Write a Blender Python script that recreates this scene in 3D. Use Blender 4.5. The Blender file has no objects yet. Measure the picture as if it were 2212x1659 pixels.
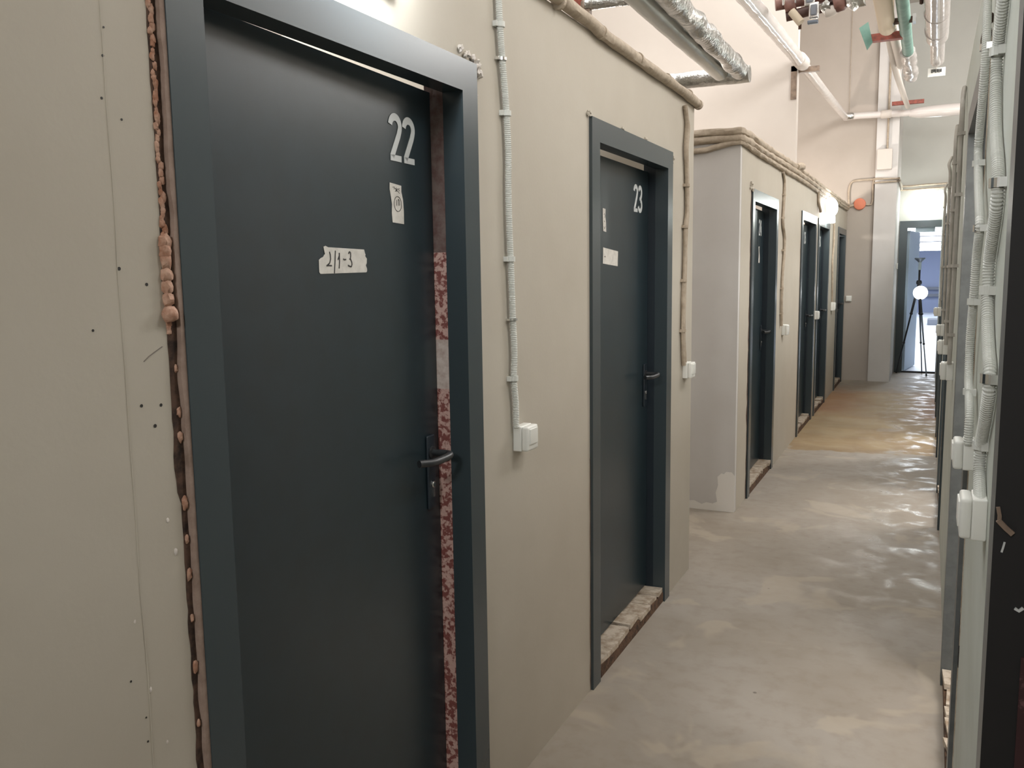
import bpy, bmesh, math, random
from mathutils import Vector, Matrix, noise
PI = math.pi
scene = bpy.context.scene
col = scene.collection
random.seed(7)

# ------------------------------------------------------------------ camera
cam = bpy.data.cameras.new('camera')
camo = bpy.data.objects.new('camera', cam)
col.objects.link(camo)
cam.sensor_fit = 'HORIZONTAL'
cam.sensor_width = 36.0
cam.lens = 1860.0 / 2212.0 * 36.0
cam.clip_start = 0.02
cam.clip_end = 200
R = ((0.90025174, 0.04225344, -0.4333145),
     (0.43513593, -0.11993824, 0.89234049),
     (-0.01426652, -0.99188178, -0.1263606))
H = 1.5415
camo.matrix_world = Matrix(((R[0][0], -R[0][1], -R[0][2], 0.0),
                            (R[1][0], -R[1][1], -R[1][2], 0.0),
                            (R[2][0], -R[2][1], -R[2][2], H),
                            (0, 0, 0, 1)))
scene.camera = camo

# ------------------------------------------------------------------ world, exposure
scene.view_settings.view_transform = 'Standard'
scene.view_settings.look = 'None'
scene.view_settings.gamma = 1.0
scene.view_settings.exposure = 0.12
scene.view_settings.use_curve_mapping = False
world = bpy.data.worlds.new('world')
scene.world = world
world.use_nodes = True
world.node_tree.nodes['Background'].inputs[0].default_value = (0.9, 0.9, 1.0, 1)
world.node_tree.nodes['Background'].inputs[1].default_value = 0.0

def area_light(name, loc, size, power, color, rot=(0, 0, 0), sizey=None):
    l = bpy.data.lights.new(name, 'AREA')
    l.energy = power
    l.color = color
    l.size = size
    if sizey:
        l.shape = 'RECTANGLE'
        l.size_y = sizey
    o = bpy.data.objects.new(name, l)
    o.location = loc
    o.rotation_euler = rot
    col.objects.link(o)
    return o

def point_light(name, loc, power, color, radius=0.08):
    l = bpy.data.lights.new(name, 'POINT')
    l.energy = power
    l.color = color
    l.shadow_soft_size = radius
    o = bpy.data.objects.new(name, l)
    o.location = loc
    col.objects.link(o)
    return o

WARM = (1.0, 0.90, 0.82)
NEUT = (1.0, 0.995, 0.985)
COOL = (0.93, 0.98, 1.0)
LAMP_EMIT = 45.0
# lamps standing in the storage rooms behind the partitions
point_light('storage_lamp_near', (-2.4, 1.9, 2.15), 60, NEUT)
point_light('storage_lamp_middle', (-2.6, 6.7, 2.0), 46, WARM)
point_light('storage_lamp_far', (-1.75, 11.7, 2.0), 85, WARM)
point_light('right_room_lamp', (1.1, 2.1, 2.25), 42, NEUT)
# unseen fill lights added high beyond the right partition to light the left wall
point_light('hall_fill', (1.2, 2.6, 3.9), 135, NEUT, 0.5)
point_light('hall_fill', (1.3, 6.4, 4.0), 250, NEUT, 0.6)
point_light('hall_fill', (1.8, 9.4, 4.6), 190, NEUT, 0.5)
point_light('right_room_lamp', (0.95, 6.35, 2.2), 26, NEUT)
point_light('right_room_lamp', (0.95, 8.5, 2.2), 42, NEUT)  # added behind the fourth doorway to brighten the far left wall
area_light('hall_ceiling_fill', (-1.6, 5.5, 5.2), 2.5, 155, NEUT, sizey=9.0)  # unseen soft fill added over the whole hall
area_light('corridor_fill_behind', (-0.45, -2.2, 2.9), 0.5, 42, NEUT, rot=(math.radians(38), 0, 0))  # unseen fill added behind the camera for the near walls

# ------------------------------------------------------------------ material helpers
MATS = {}
def nn(nt, t, **kw):
    n = nt.nodes.new(t)
    for k, v in kw.items():
        if hasattr(n, k):
            setattr(n, k, v)
    return n

def S(r, g, b):
    """sRGB 0-255 -> linear tuple"""
    def f(c):
        c /= 255.0
        return c / 12.92 if c <= 0.04045 else ((c + 0.055) / 1.055) ** 2.4
    return (f(r), f(g), f(b), 1.0)

def mat(name, color, rough=0.5, metal=0.0, color2=None, nscale=6.0, ndetail=5.0, lo=0.4, hi=0.65,
        bump=0.0, bscale=60.0, bdist=0.002, rough2=None, spec=None, emit=None, estr=0.0, alpha=None, trans=0.0):
    m = bpy.data.materials.new(name)
    m.use_nodes = True
    nt = m.node_tree
    b = nt.nodes['Principled BSDF']
    b.inputs['Base Color'].default_value = color
    b.inputs['Roughness'].default_value = rough
    b.inputs['Metallic'].default_value = metal
    if spec is not None:
        b.inputs['Specular IOR Level'].default_value = spec
    if trans:
        b.inputs['Transmission Weight'].default_value = trans
    if alpha is not None:
        b.inputs['Alpha'].default_value = alpha
    if emit is not None:
        b.inputs['Emission Color'].default_value = emit
        b.inputs['Emission Strength'].default_value = estr
    tc = nn(nt, 'ShaderNodeTexCoord')
    geo = nn(nt, 'ShaderNodeNewGeometry')
    if color2 is not None:
        no = nn(nt, 'ShaderNodeTexNoise')
        no.inputs['Scale'].default_value = nscale
        no.inputs['Detail'].default_value = ndetail
        no.inputs['Roughness'].default_value = 0.6
        nt.links.new(geo.outputs['Position'], no.inputs['Vector'])
        mr = nn(nt, 'ShaderNodeMapRange')
        mr.inputs[1].default_value = lo
        mr.inputs[2].default_value = hi
        nt.links.new(no.outputs['Fac'], mr.inputs[0])
        mx = nn(nt, 'ShaderNodeMix')
        mx.data_type = 'RGBA'
        mx.inputs[6].default_value = color
        mx.inputs[7].default_value = color2
        nt.links.new(mr.outputs[0], mx.inputs[0])
        nt.links.new(mx.outputs[2], b.inputs['Base Color'])
        if rough2 is not None:
            mr2 = nn(nt, 'ShaderNodeMapRange')
            mr2.inputs[3].default_value = rough
            mr2.inputs[4].default_value = rough2
            nt.links.new(mr.outputs[0], mr2.inputs[0])
            nt.links.new(mr2.outputs[0], b.inputs['Roughness'])
    if bump:
        n2 = nn(nt, 'ShaderNodeTexNoise')
        n2.inputs['Scale'].default_value = bscale
        n2.inputs['Detail'].default_value = 4
        nt.links.new(geo.outputs['Position'], n2.inputs['Vector'])
        bp = nn(nt, 'ShaderNodeBump')
        bp.inputs['Strength'].default_value = bump
        bp.inputs['Distance'].default_value = bdist
        nt.links.new(n2.outputs['Fac'], bp.inputs['Height'])
        nt.links.new(bp.outputs[0], b.inputs['Normal'])
    MATS[name] = m
    return m

M_wall = mat('beige_wall_paint', S(184, 177, 164), 0.75, color2=S(176, 168, 154), nscale=1.6, bump=0.25, bscale=90, bdist=0.001, lo=0.35, hi=0.7)
M_wallcool = mat('grey_wall_paint', S(205, 202, 199), 0.75, color2=S(198, 194, 190), nscale=1.4, bump=0.25, bscale=70, bdist=0.001)
M_hall = mat('pale_hall_plaster', S(204, 197, 189), 0.85, color2=S(197, 189, 181), nscale=0.7, bump=0.1, bscale=30)
M_recess_shade = mat('recess_wall_paint_shaded', S(178, 169, 160), 0.85, color2=S(170, 161, 151), nscale=0.9)  # wall tone darkened to stand in for the shade of the recess
M_endwall = mat('end_wall_plaster', S(190, 190, 184), 0.8, color2=S(182, 182, 176), nscale=0.8)
M_pale = mat('pale_right_wall_paint', S(196, 200, 192), 0.7, color2=S(186, 190, 180), nscale=3, bump=0.2, bscale=80, bdist=0.001)
M_plaster = mat('raw_plaster', S(196, 184, 168), 0.9, color2=S(150, 132, 112), nscale=22, bump=0.8, bscale=120, bdist=0.004)
M_door = mat('anthracite_door_paint', S(35, 48, 54), 0.31, spec=0.5, color2=S(33, 45, 50), nscale=14, bump=0.06, bscale=400, bdist=0.0006)
M_frame = mat('anthracite_frame_paint', S(56, 66, 70), 0.27, spec=0.6, bump=0.08, bscale=150, bdist=0.0008)
M_frame_worn = mat('worn_grey_frame_paint', S(96, 100, 100), 0.4, color2=S(84, 88, 88), nscale=20)
M_frame_dark = mat('dark_jamb_paint', S(30, 40, 48), 0.45)
M_primer = mat('red_primer_dirty', S(122, 68, 62), 0.8, color2=S(192, 158, 148), nscale=75, ndetail=8, lo=0.46, hi=0.54, bump=0.8, bscale=120, bdist=0.003)
M_paleprimer = mat('pale_jamb_filler', S(200, 188, 180), 0.85, color2=S(170, 150, 140), nscale=40)
M_brownprimer = mat('brown_grey_jamb_paint', S(112, 96, 90), 0.8, color2=S(92, 66, 62), nscale=35, bump=0.5, bscale=100)
M_blackm = mat('black_handle_plastic', S(40, 42, 44), 0.4, bump=0.1, bscale=300)
M_chrome = mat('chrome_metal', (0.75, 0.75, 0.74, 1), 0.22, 1.0)
M_number = mat('pale_grey_vinyl', S(196, 200, 200), 0.5)
M_tape = mat('masking_tape_paper', S(206, 202, 194), 0.7, color2=S(190, 186, 178), nscale=40)
M_ink = mat('black_ink', S(40, 38, 36), 0.6)
M_inkpale = mat('faded_ink', S(120, 112, 104), 0.7)
M_conduit = mat('grey_conduit_plastic', S(205, 206, 200), 0.45)
M_painted = mat('paint_coated_cable', S(178, 164, 146), 0.75, color2=S(160, 146, 128), nscale=25, bump=0.6, bscale=60, bdist=0.004)
M_paintgrey = mat('grey_paint_coated_conduit', S(176, 172, 164), 0.7, color2=S(160, 155, 146), nscale=10, bump=0.4, bscale=40, bdist=0.002)
M_switch = mat('white_switch_plastic', S(226, 226, 220), 0.35)
M_foil = mat('aluminium_foil_tape', (0.62, 0.62, 0.6, 1), 0.28, 1.0, color2=(0.42, 0.42, 0.4, 1), nscale=9, bump=1.0, bscale=26, bdist=0.012)
M_foilsmooth = mat('smooth_foil_jacket', (0.55, 0.56, 0.53, 1), 0.36, 1.0, bump=0.5, bscale=12, bdist=0.006)
M_film = mat('white_pipe_plastic', S(214, 208, 204), 0.18, bump=0.4, bscale=14, bdist=0.004, spec=0.7)
M_clearfilm = mat('cloudy_film_wrap', S(206, 200, 196), 0.14, bump=0.6, bscale=16, bdist=0.004, trans=0.35)
M_teal = mat('teal_insulation', S(104, 138, 126), 0.6, color2=S(84, 120, 108), nscale=12)
M_cream = mat('cream_pipe_wrap', S(196, 182, 160), 0.7)
M_red = mat('red_strut_paint', S(150, 76, 62), 0.55, color2=S(110, 60, 50), nscale=30)
M_brownpipe = mat('brown_primer_pipe', S(104, 72, 64), 0.5, color2=S(140, 100, 90), nscale=14)
M_bracket = mat('dull_bracket_steel', S(138, 120, 104), 0.55, color2=S(104, 88, 76), nscale=20)
M_orange = mat('orange_box_plastic', S(212, 126, 96), 0.6)
M_black = mat('black_rubber_and_jamb_shade', S(18, 18, 20), 0.6)
M_tripod = mat('black_tripod_metal', S(28, 30, 34), 0.4)
M_greymetal = mat('grey_tripod_tube', S(112, 120, 130), 0.4, 0.6)
M_foam = mat('pink_mounting_foam', S(186, 152, 132), 0.9, color2=S(150, 104, 80), nscale=40, bump=0.8, bscale=90, bdist=0.004)
M_dirt = mat('dark_dirty_gap', S(92, 70, 58), 0.95, color2=S(40, 30, 25), nscale=40)
M_farwall = mat('blue_grey_far_wall', S(150, 160, 186), 0.7)
M_farfloor = mat('pale_far_floor', S(222, 228, 236), 0.45, color2=S(200, 208, 220), nscale=0.8)
M_farleaf = mat('pale_blue_door_leaf', S(176, 192, 204), 0.5)
M_ceil = mat('hall_ceiling_paint', S(190, 184, 178), 0.9)
M_boxpaint = mat('painted_box', S(206, 198, 190), 0.7)
M_greybar = mat('grey_trunking', S(120, 124, 132), 0.6)
M_concrete_dark = mat('rough_sill_core', S(104, 78, 58), 0.95, color2=S(60, 44, 34), nscale=35, bump=0.9, bscale=90, bdist=0.005)

def emis(name, c, s):
    m = bpy.data.materials.new(name)
    m.use_nodes = True
    nt = m.node_tree
    b = nt.nodes['Principled BSDF']
    b.inputs['Base Color'].default_value = (0.9, 0.9, 0.9, 1)
    b.inputs['Emission Color'].default_value = (c[0], c[1], c[2], 1)
    b.inputs['Emission Strength'].default_value = s
    return m
M_lampglass = emis('lit_lamp_glass', (1.0, 0.97, 0.9), LAMP_EMIT)
M_lampcool = emis('lit_lamp_glass_cool', (0.93, 1.0, 0.97), LAMP_EMIT)
M_tube = emis('lit_tube', (0.86, 0.92, 1.0), 9.0)
M_lampnear = emis('lit_lamp_glass_near', (0.90, 0.96, 1.0), 38.0)
M_ballglow = emis('lit_reflection_ball', (0.93, 0.97, 1.0), 10.0)  # glow for the bright reflection at the tripod

def floor_material():
    m = bpy.data.materials.new('stained_concrete_floor')
    m.use_nodes = True
    nt = m.node_tree
    b = nt.nodes['Principled BSDF']
    L = nt.links.new
    geo = nn(nt, 'ShaderNodeNewGeometry')
    def noise_(scale, detail=4, dist=0.0, rough=0.55):
        n = nn(nt, 'ShaderNodeTexNoise')
        n.inputs['Scale'].default_value = scale
        n.inputs['Detail'].default_value = detail
        n.inputs['Roughness'].default_value = rough
        n.inputs['Distortion'].default_value = dist
        L(geo.outputs['Position'], n.inputs['Vector'])
        return n.outputs['Fac']
    def mr(src, a, b_, c=0.0, d=1.0, smooth=True):
        n = nn(nt, 'ShaderNodeMapRange')
        if smooth:
            n.interpolation_type = 'SMOOTHSTEP'
        L(src, n.inputs[0])
        n.inputs[1].default_value = a
        n.inputs[2].default_value = b_
        n.inputs[3].default_value = c
        n.inputs[4].default_value = d
        return n.outputs[0]
    def math_(op, a, b_=None, v=None):
        n = nn(nt, 'ShaderNodeMath', operation=op)
        L(a, n.inputs[0])
        if b_ is not None:
            L(b_, n.inputs[1])
        if v is not None:
            n.inputs[1].default_value = v
        return n.outputs[0]
    def mix(fac, a, b_):
        n = nn(nt, 'ShaderNodeMix')
        n.data_type = 'RGBA'
        L(fac, n.inputs[0])
        for i, c in ((6, a), (7, b_)):
            if isinstance(c, tuple):
                n.inputs[i].default_value = c
            else:
                L(c, n.inputs[i])
        return n.outputs[2]
    sep = nn(nt, 'ShaderNodeSeparateXYZ')
    L(geo.outputs['Position'], sep.inputs[0])
    X, Y = sep.outputs[0], sep.outputs[1]
    big = noise_(1.1, 5)
    fine = noise_(14, 6)
    base = mix(mr(big, 0.35, 0.65), S(160, 152, 142), S(147, 137, 124))
    base = mix(mr(fine, 0.42, 0.75, 0, 0.45), base, S(136, 124, 109))
    # lighter cement patches
    patch = noise_(2.3, 3, 0.8)
    base = mix(mr(patch, 0.56, 0.64, 0, 0.55), base, S(174, 162, 145))
    # amber water stain across the corridor
    w = noise_(1.7, 4)
    wy = math_('ADD', Y, math_('MULTIPLY', math_('SUBTRACT', w, v=0.5), v=1.5))
    m1 = mr(wy, 7.75, 7.85)
    m2 = mr(wy, 11.2, 12.4, 1.0, 0.0)
    st = math_('MULTIPLY', m1, m2)
    tone = mix(mr(noise_(2.0, 5, 0.6), 0.38, 0.62), S(150, 124, 84), S(164, 142, 104))
    left = math_('MULTIPLY', mr(X, -0.95, -0.45, 1.0, 0.0), mr(wy, 9.3, 10.2))
    right = math_('MULTIPLY', mr(X, -0.25, 0.1), mr(wy, 9.2, 9.9))
    strong = math_('MULTIPLY', math_('ADD', left, right), v=0.75)
    tone = mix(strong, tone, S(146, 98, 60))
    ring = math_('MULTIPLY', mr(wy, 7.75, 7.85), mr(wy, 7.87, 8.2, 1.0, 0.0))
    tone = mix(math_('MULTIPLY', ring, v=0.55), tone, S(128, 100, 62))
    colr = mix(math_('MULTIPLY', st, v=0.85), base, tone)
    # small dark specks
    vor = nn(nt, 'ShaderNodeTexVoronoi')
    vor.inputs['Scale'].default_value = 3.0
    L(geo.outputs['Position'], vor.inputs['Vector'])
    sp = mr(vor.outputs['Distance'], 0.012, 0.03, 0.7, 0.0)
    colr = mix(sp, colr, S(70, 58, 48))
    L(colr, b.inputs['Base Color'])
    # damp, polished band along the right side
    damp = math_('MULTIPLY', mr(X, -0.75, -0.15), mr(Y, 3.6, 4.6))
    r1 = mr(noise_(6.0, 5, 0.5), 0.32, 0.56, 0.24, 0.6)
    r0 = mr(noise_(3.0, 3), 0.3, 0.7, 0.5, 0.68)
    mixr = nn(nt, 'ShaderNodeMix')
    L(damp, mixr.inputs[0]); L(r0, mixr.inputs[2]); L(r1, mixr.inputs[3])
    L(mixr.outputs[0], b.inputs['Roughness'])
    hgt = math_('ADD', math_('MULTIPLY', noise_(13, 4, 0.4), v=0.8), math_('MULTIPLY', noise_(50, 4), v=0.12))
    bp = nn(nt, 'ShaderNodeBump')
    bp.inputs['Strength'].default_value = 0.4
    bp.inputs['Distance'].default_value = 0.005
    L(hgt, bp.inputs['Height'])
    L(bp.outputs[0], b.inputs['Normal'])
    return m
M_floor = floor_material()

# ------------------------------------------------------------------ mesh helpers (all in world coordinates)
class MB:
    def __init__(self):
        self.bm = bmesh.new()
    def verts(self, pts):
        return [self.bm.verts.new(p) for p in pts]
    def box(self, x0, x1, y0, y1, z0, z1, fn=None, bevel=0.0):
        pts = [(x, y, z) for z in (z0, z1) for y in (y0, y1) for x in (x0, x1)]
        if fn:
            pts = [fn(*p) for p in pts]
        v = self.verts(pts)
        fs = [self.bm.faces.new([v[i] for i in q]) for q in
              ((0, 2, 3, 1), (4, 5, 7, 6), (0, 1, 5, 4), (2, 6, 7, 3), (0, 4, 6, 2), (1, 3, 7, 5))]
        if bevel > 0:
            es = set()
            for f in fs:
                es.update(f.edges)
            bmesh.ops.bevel(self.bm, geom=list(es), offset=bevel, segments=3, affect='EDGES', profile=0.6)
        return self
    def prism(self, outline, d, fn=None):
        """outline list of (a,b); extruded from 0 to d along third axis; fn maps (a,b,c)"""
        n = len(outline)
        fn = fn or (lambda a, b, c: (a, b, c))
        lo = self.verts([fn(a, b, 0) for a, b in outline])
        hi = self.verts([fn(a, b, d) for a, b in outline])
        self.bm.faces.new(lo[::-1])
        self.bm.faces.new(hi)
        for i in range(n):
            j = (i + 1) % n
            self.bm.faces.new((lo[i], lo[j], hi[j], hi[i]))
        return self
    def tube(self, pts, rad, seg=12, caps=True, rfn=None, wob=0.0):
        pts = [Vector(p) for p in pts]
        n = len(pts)
        rings = []
        up = None
        for i, p in enumerate(pts):
            t = (pts[min(i + 1, n - 1)] - pts[max(i - 1, 0)])
            if t.length < 1e-9:
                t = Vector((0, 0, 1))
            t.normalize()
            if up is None:
                up = Vector((1, 0, 0)) if abs(t.x) < 0.8 else Vector((0, 0, 1))
            a = (up - t * up.dot(t))
            if a.length < 1e-6:
                a = t.orthogonal()
            a.normalize()
            up = a
            b = t.cross(a)
            r = rad if rfn is None else rfn(i)
            ring = []
            for k in range(seg):
                an = 2 * PI * k / seg
                rr = r
                if wob:
                    rr = r * (1 + wob * noise.noise(Vector((p.x * 9 + math.cos(an), p.y * 9 + math.sin(an), p.z * 9))))
                ring.append(self.bm.verts.new(p + a * (rr * math.cos(an)) + b * (rr * math.sin(an))))
            rings.append(ring)
        for i in range(n - 1):
            for k in range(seg):
                k2 = (k + 1) % seg
                self.bm.faces.new((rings[i][k], rings[i][k2], rings[i + 1][k2], rings[i + 1][k]))
        if caps:
            self.bm.faces.new(rings[0][::-1])
            self.bm.faces.new(rings[-1])
        return self
    def blob(self, c, r, seg=10, ns=0.35, sc=(1, 1, 1), nf=3.0):
        g = bmesh.ops.create_icosphere(self.bm, subdivisions=2, radius=1.0)
        off = random.random() * 50
        for v in g['verts']:
            d = v.co.normalized()
            k = 1 + ns * noise.noise(d * nf * 0.6 + Vector((off, 0, 0)))
            v.co = Vector((c[0] + d.x * r * k * sc[0], c[1] + d.y * r * k * sc[1], c[2] + d.z * r * k * sc[2]))
        return self
    def lathe(self, c, axis, prof, seg=24):
        """prof list of (r, h) along axis from c"""
        ax = Vector(axis).normalized()
        a = ax.orthogonal().normalized()
        b = ax.cross(a)
        rings = []
        for r, h in prof:
            rings.append([self.bm.verts.new(Vector(c) + ax * h + a * (r * math.cos(2 * PI * k / seg)) + b * (r * math.sin(2 * PI * k / seg))) for k in range(seg)])
        for i in range(len(rings) - 1):
            for k in range(seg):
                k2 = (k + 1) % seg
                self.bm.faces.new((rings[i][k], rings[i][k2], rings[i + 1][k2], rings[i + 1][k]))
        self.bm.faces.new(rings[0][::-1])
        self.bm.faces.new(rings[-1])
        return self
    def build(self, name, m, parent=None, smooth=False, origin=None):
        bm = self.bm
        bmesh.ops.recalc_face_normals(bm, faces=bm.faces[:])
        org = Vector(origin) if origin is not None else None
        if parent is not None:
            org = parent_world(parent)
        if org is None:
            lo = Vector((1e9,) * 3); hi = Vector((-1e9,) * 3)
            for v in bm.verts:
                for i in range(3):
                    lo[i] = min(lo[i], v.co[i]); hi[i] = max(hi[i], v.co[i])
            org = Vector(((lo.x + hi.x) / 2, (lo.y + hi.y) / 2, lo.z))
        for v in bm.verts:
            v.co -= org
        me = bpy.data.meshes.new(name)
        bm.to_mesh(me)
        bm.free()
        me.materials.append(m)
        if smooth:
            for p in me.polygons:
                p.use_smooth = True
            try:
                me.set_sharp_from_angle(angle=math.radians(38))
            except Exception:
                pass
        o = bpy.data.objects.new(name, me)
        col.objects.link(o)
        if parent is not None:
            o.parent = parent
        else:
            o.location = org
        WORLD[o] = org
        return o
WORLD = {}
def parent_world(p):
    return WORLD[p]

def empty(name, loc):
    o = bpy.data.objects.new(name, None)
    o.empty_display_size = 0.1
    col.objects.link(o)
    o.location = loc
    WORLD[o] = Vector(loc)
    return o

def tag(o, label=None, cat=None, group=None, kind=None):
    if label: o['label'] = label
    if cat: o['category'] = cat
    if group: o['group'] = group
    if kind: o['kind'] = kind
    return o
def struct(o, label=None):
    o['kind'] = 'structure'
    if label: o['label'] = label
    return o

def smooth_path(pts, step=0.02):
    """Catmull-Rom resample"""
    P = [Vector(p) for p in pts]
    P = [P[0] * 2 - P[1]] + P + [P[-1] * 2 - P[-2]]
    out = []
    for i in range(1, len(P) - 2):
        p0, p1, p2, p3 = P[i - 1], P[i], P[i + 1], P[i + 2]
        n = max(1, int(math.ceil((p2 - p1).length / step)))
        for k in range(n):
            t = k / n
            out.append(0.5 * ((2 * p1) + (p2 - p0) * t + (2 * p0 - 5 * p1 + 4 * p2 - p3) * t * t + (3 * p1 - p0 - 3 * p2 + p3) * t ** 3))
    out.append(P[-2])
    return out

def ribbon(points, w, closed=False):
    """outline of a stroke of width w along 2D points"""
    n = len(points)
    L, Rr = [], []
    for i, (x, y) in enumerate(points):
        a = points[max(i - 1, 0)]
        b = points[min(i + 1, n - 1)]
        dx, dy = b[0] - a[0], b[1] - a[1]
        l = math.hypot(dx, dy) or 1
        nx, ny = -dy / l, dx / l
        L.append((x + nx * w / 2, y + ny * w / 2))
        Rr.append((x - nx * w / 2, y - ny * w / 2))
    return L, Rr

def add_stroke(mb, pts, w, d, fn):
    L, Rr = ribbon(pts, w)
    for i in range(len(pts) - 1):
        q = [L[i], Rr[i], Rr[i + 1], L[i + 1]]
        try:
            mb.prism(q, d, fn)
        except ValueError:
            pass

def arc(cx, cy, rx, ry, a0, a1, n=14):
    return [(cx + rx * math.cos(math.radians(a0 + (a1 - a0) * i / n)), cy + ry * math.sin(math.radians(a0 + (a1 - a0) * i / n))) for i in range(n + 1)]

# digits in a 0..0.5 wide by 1 high cell, narrow road-sign style
def digit(ch):
    w = 0.16
    if ch == '2':
        a = arc(0.235, 0.745, 0.185, 0.19, 175, -25)
        return [(a + [(0.36, 0.56), (0.09, 0.09)], w), ([(0.03, 0.065), (0.45, 0.065)], 0.13)]
    if ch == '3':
        return [(arc(0.22, 0.735, 0.175, 0.20, 160, -75) , w), (arc(0.22, 0.27, 0.195, 0.205, 75, -165), w), ([(0.17, 0.51), (0.27, 0.51)], 0.12)]
    if ch == '4':
        return [([(0.30, 0.97), (0.07, 0.30)], w), ([(0.03, 0.27), (0.47, 0.27)], 0.12), ([(0.335, 0.60), (0.335, 0.0)], w)]
    if ch == '5':
        return [([(0.42, 0.935), (0.09, 0.935)], 0.13), ([(0.115, 0.96), (0.095, 0.52)], w), (arc(0.22, 0.33, 0.19, 0.265, 125, -160), w)]
    if ch == '6':
        return [(arc(0.24, 0.27, 0.175, 0.205, 0, 360, 24), w), ([(0.07, 0.32), (0.13, 0.60), (0.33, 0.97)], w)]
    if ch == '7':
        return [([(0.04, 0.935), (0.46, 0.935)], 0.13), ([(0.39, 0.93), (0.17, 0.0)], w)]
    return []

# ------------------------------------------------------------------ setting
XL = -1.08      # left partition face
XR = 0.105      # right partition face
TOP = 2.36
END = 14.1

fl = MB(); fl.box(-4.5, 3.2, -3.6, 14.16, -0.12, 0.0)
struct(fl.build('floor', M_floor), 'stained concrete corridor floor')
fl = MB(); fl.box(-4.5, 5, 14.16, 34, -0.12, -0.002)
struct(fl.build('floor', M_farfloor), 'pale glossy floor of the bright room beyond the end door')
c = MB(); c.box(-4.5, 3.2, -3.6, 14.3, 5.3, 5.4)
struct(c.build('ceiling', M_ceil))
c = MB(); c.box(-4.5, 5, 14.22, 34, 2.72, 2.82)
struct(c.build('ceiling', M_ceil))

def wall_with_openings(x0, x1, y0, y1, top, openings):
    """wall along Y with door openings [(ya, yb, ztop)]"""
    m = MB()
    y = y0
    for a, b, z in sorted(openings):
        m.box(x0, x1, y, a, 0, top)
        m.box(x0, x1, a, b, z, top)
        y = b
    m.box(x0, x1, y, y1, 0, top)
    return m

FW = 0.078   # frame face width
DL = [(1.010, 2.021), (2.858, 3.892), (5.845, 6.895), (8.25, 9.36), (9.53, 10.62), (11.64, 12.70)]
OH = 2.075
def op(a, b): return (a + 0.03, b - 0.03, OH - 0.03)
w = wall_with_openings(XL - 0.10, XL, -3.5, 4.31, TOP, [op(*DL[0]), op(*DL[1])])
w.box(-4.4, XL - 0.10, 4.21, 4.31, 0, TOP)          # partition return along the side passage
w.box(-4.4, XL - 0.10, 2.42, 2.50, 0, TOP)          # partition between two storage rooms
w1 = struct(w.build('wall_left', M_wall), 'beige partition wall with doors 22 and 23')
w = wall_with_openings(XL - 0.10, XL, 5.52, 12.86, TOP, [op(*d) for d in DL[2:]])
w2 = struct(w.build('wall_left', M_wall), 'beige partition wall with the four far doors')
w = MB()
w.box(-4.4, XL - 0.001, 5.47, 5.52, 0, TOP)
w3 = struct(w.build('wall_left', M_wallcool), 'grey face of the far partition block facing the side passage')
# lighter repair patch on that face
w = MB()
outl = [(-1.081, 0.0), (-1.081, 0.24), (-1.10, 0.262), (-1.135, 0.262), (-1.15, 0.245), (-1.165, 0.25), (-1.19, 0.225), (-1.185, 0.17), (-1.20, 0.12), (-1.19, 0.06), (-1.22, 0.045), (-1.26, 0.05), (-1.29, 0.035), (-1.34, 0.055), (-1.38, 0.05), (-1.42, 0.09), (-1.42, 0.0)]
w.prism(outl, 0.002, lambda a, b, c_: (a, 5.469 - c_, b))
w.build('repair_patch', mat('light_filler_patch', S(228, 224, 218), 0.85), w3)

DR = [(0.42, 1.42), (2.42, 3.50), (5.55, 6.58), (7.75, 8.78), (9.9, 10.93)]
w = wall_with_openings(XR, XR + 0.10, -3.5, 14.1, 2.37, [op(*d) for d in DR])
wr = struct(w.build('wall_right', M_pale), 'pale partition wall right beside the camera')
w = MB()
w.box(3.0, 3.2, -3.6, 14.3, 0, 5.3)
w.box(XR + 0.1, 3.0, 1.66, 1.74, 0, 3.6)  # unseen partition added to keep the nearest room dark
w.box(XR + 0.1, 3.0, 4.4, 4.5, 0, 2.37)
w.box(XR + 0.1, 3.0, 7.3, 7.38, 0, 2.37)
struct(w.build('wall_right', M_hall), 'outer hall wall on the right, with an added light-blocking partition')
w = MB()
w.box(-4.5, -4.4, -3.6, 14.3, 0, 5.3)
struct(w.build('wall_left', M_hall), 'outer hall wall on the left')
w = MB()
w.box(-4.5, 3.2, -3.7, -3.6, 0, 5.3)
struct(w.build('wall_back', M_hall))
# high cross wall standing behind the near end of the far block, and the one at the end
w = MB()
w.box(-4.4, XL + 0.0, 7.77, 7.87, TOP, 5.3)
w.box(-4.4, XL - 0.1, 7.77, 7.87, 0, TOP)
struct(w.build('wall_front', M_hall), 'high cross wall above the door with the second number plate')
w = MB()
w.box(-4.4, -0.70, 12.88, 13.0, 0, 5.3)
struct(w.build('wall_front', M_recess_shade), 'high wall closing the recess left of the pilaster')
w = MB()
w.box(-0.74, -0.465, 12.82, 14.12, 0, 5.3)
struct(w.build('trim_1', M_wallcool), 'square pilaster left of the end door')
w = MB()
ED = (-0.40, 0.62, 2.235)
w.box(-0.6, ED[0] + 0.03, 14.1, 14.22, 0, 5.3)
w.box(ED[0] + 0.03, ED[1], 14.1, 14.22, ED[2] - 0.03, 5.3)
w.box(ED[1], 3.2, 14.1, 14.22, 0, 5.3)
we = struct(w.build('wall_end', M_endwall), 'end wall above and beside the open door')
# bright room behind
w = MB()
w.box(-4.6, -4.5, 14.2, 34, 0, 2.75)
w.box(5.0, 5.1, 14.2, 34, 0, 2.75)
w.box(-4.6, 5.1, 33.9, 34, 0, 2.75)
w.box(-4.6, -0.7, 14.16, 14.22, 0, 2.75)
struct(w.build('wall_far', M_farwall), 'blue grey walls of the bright room')

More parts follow.
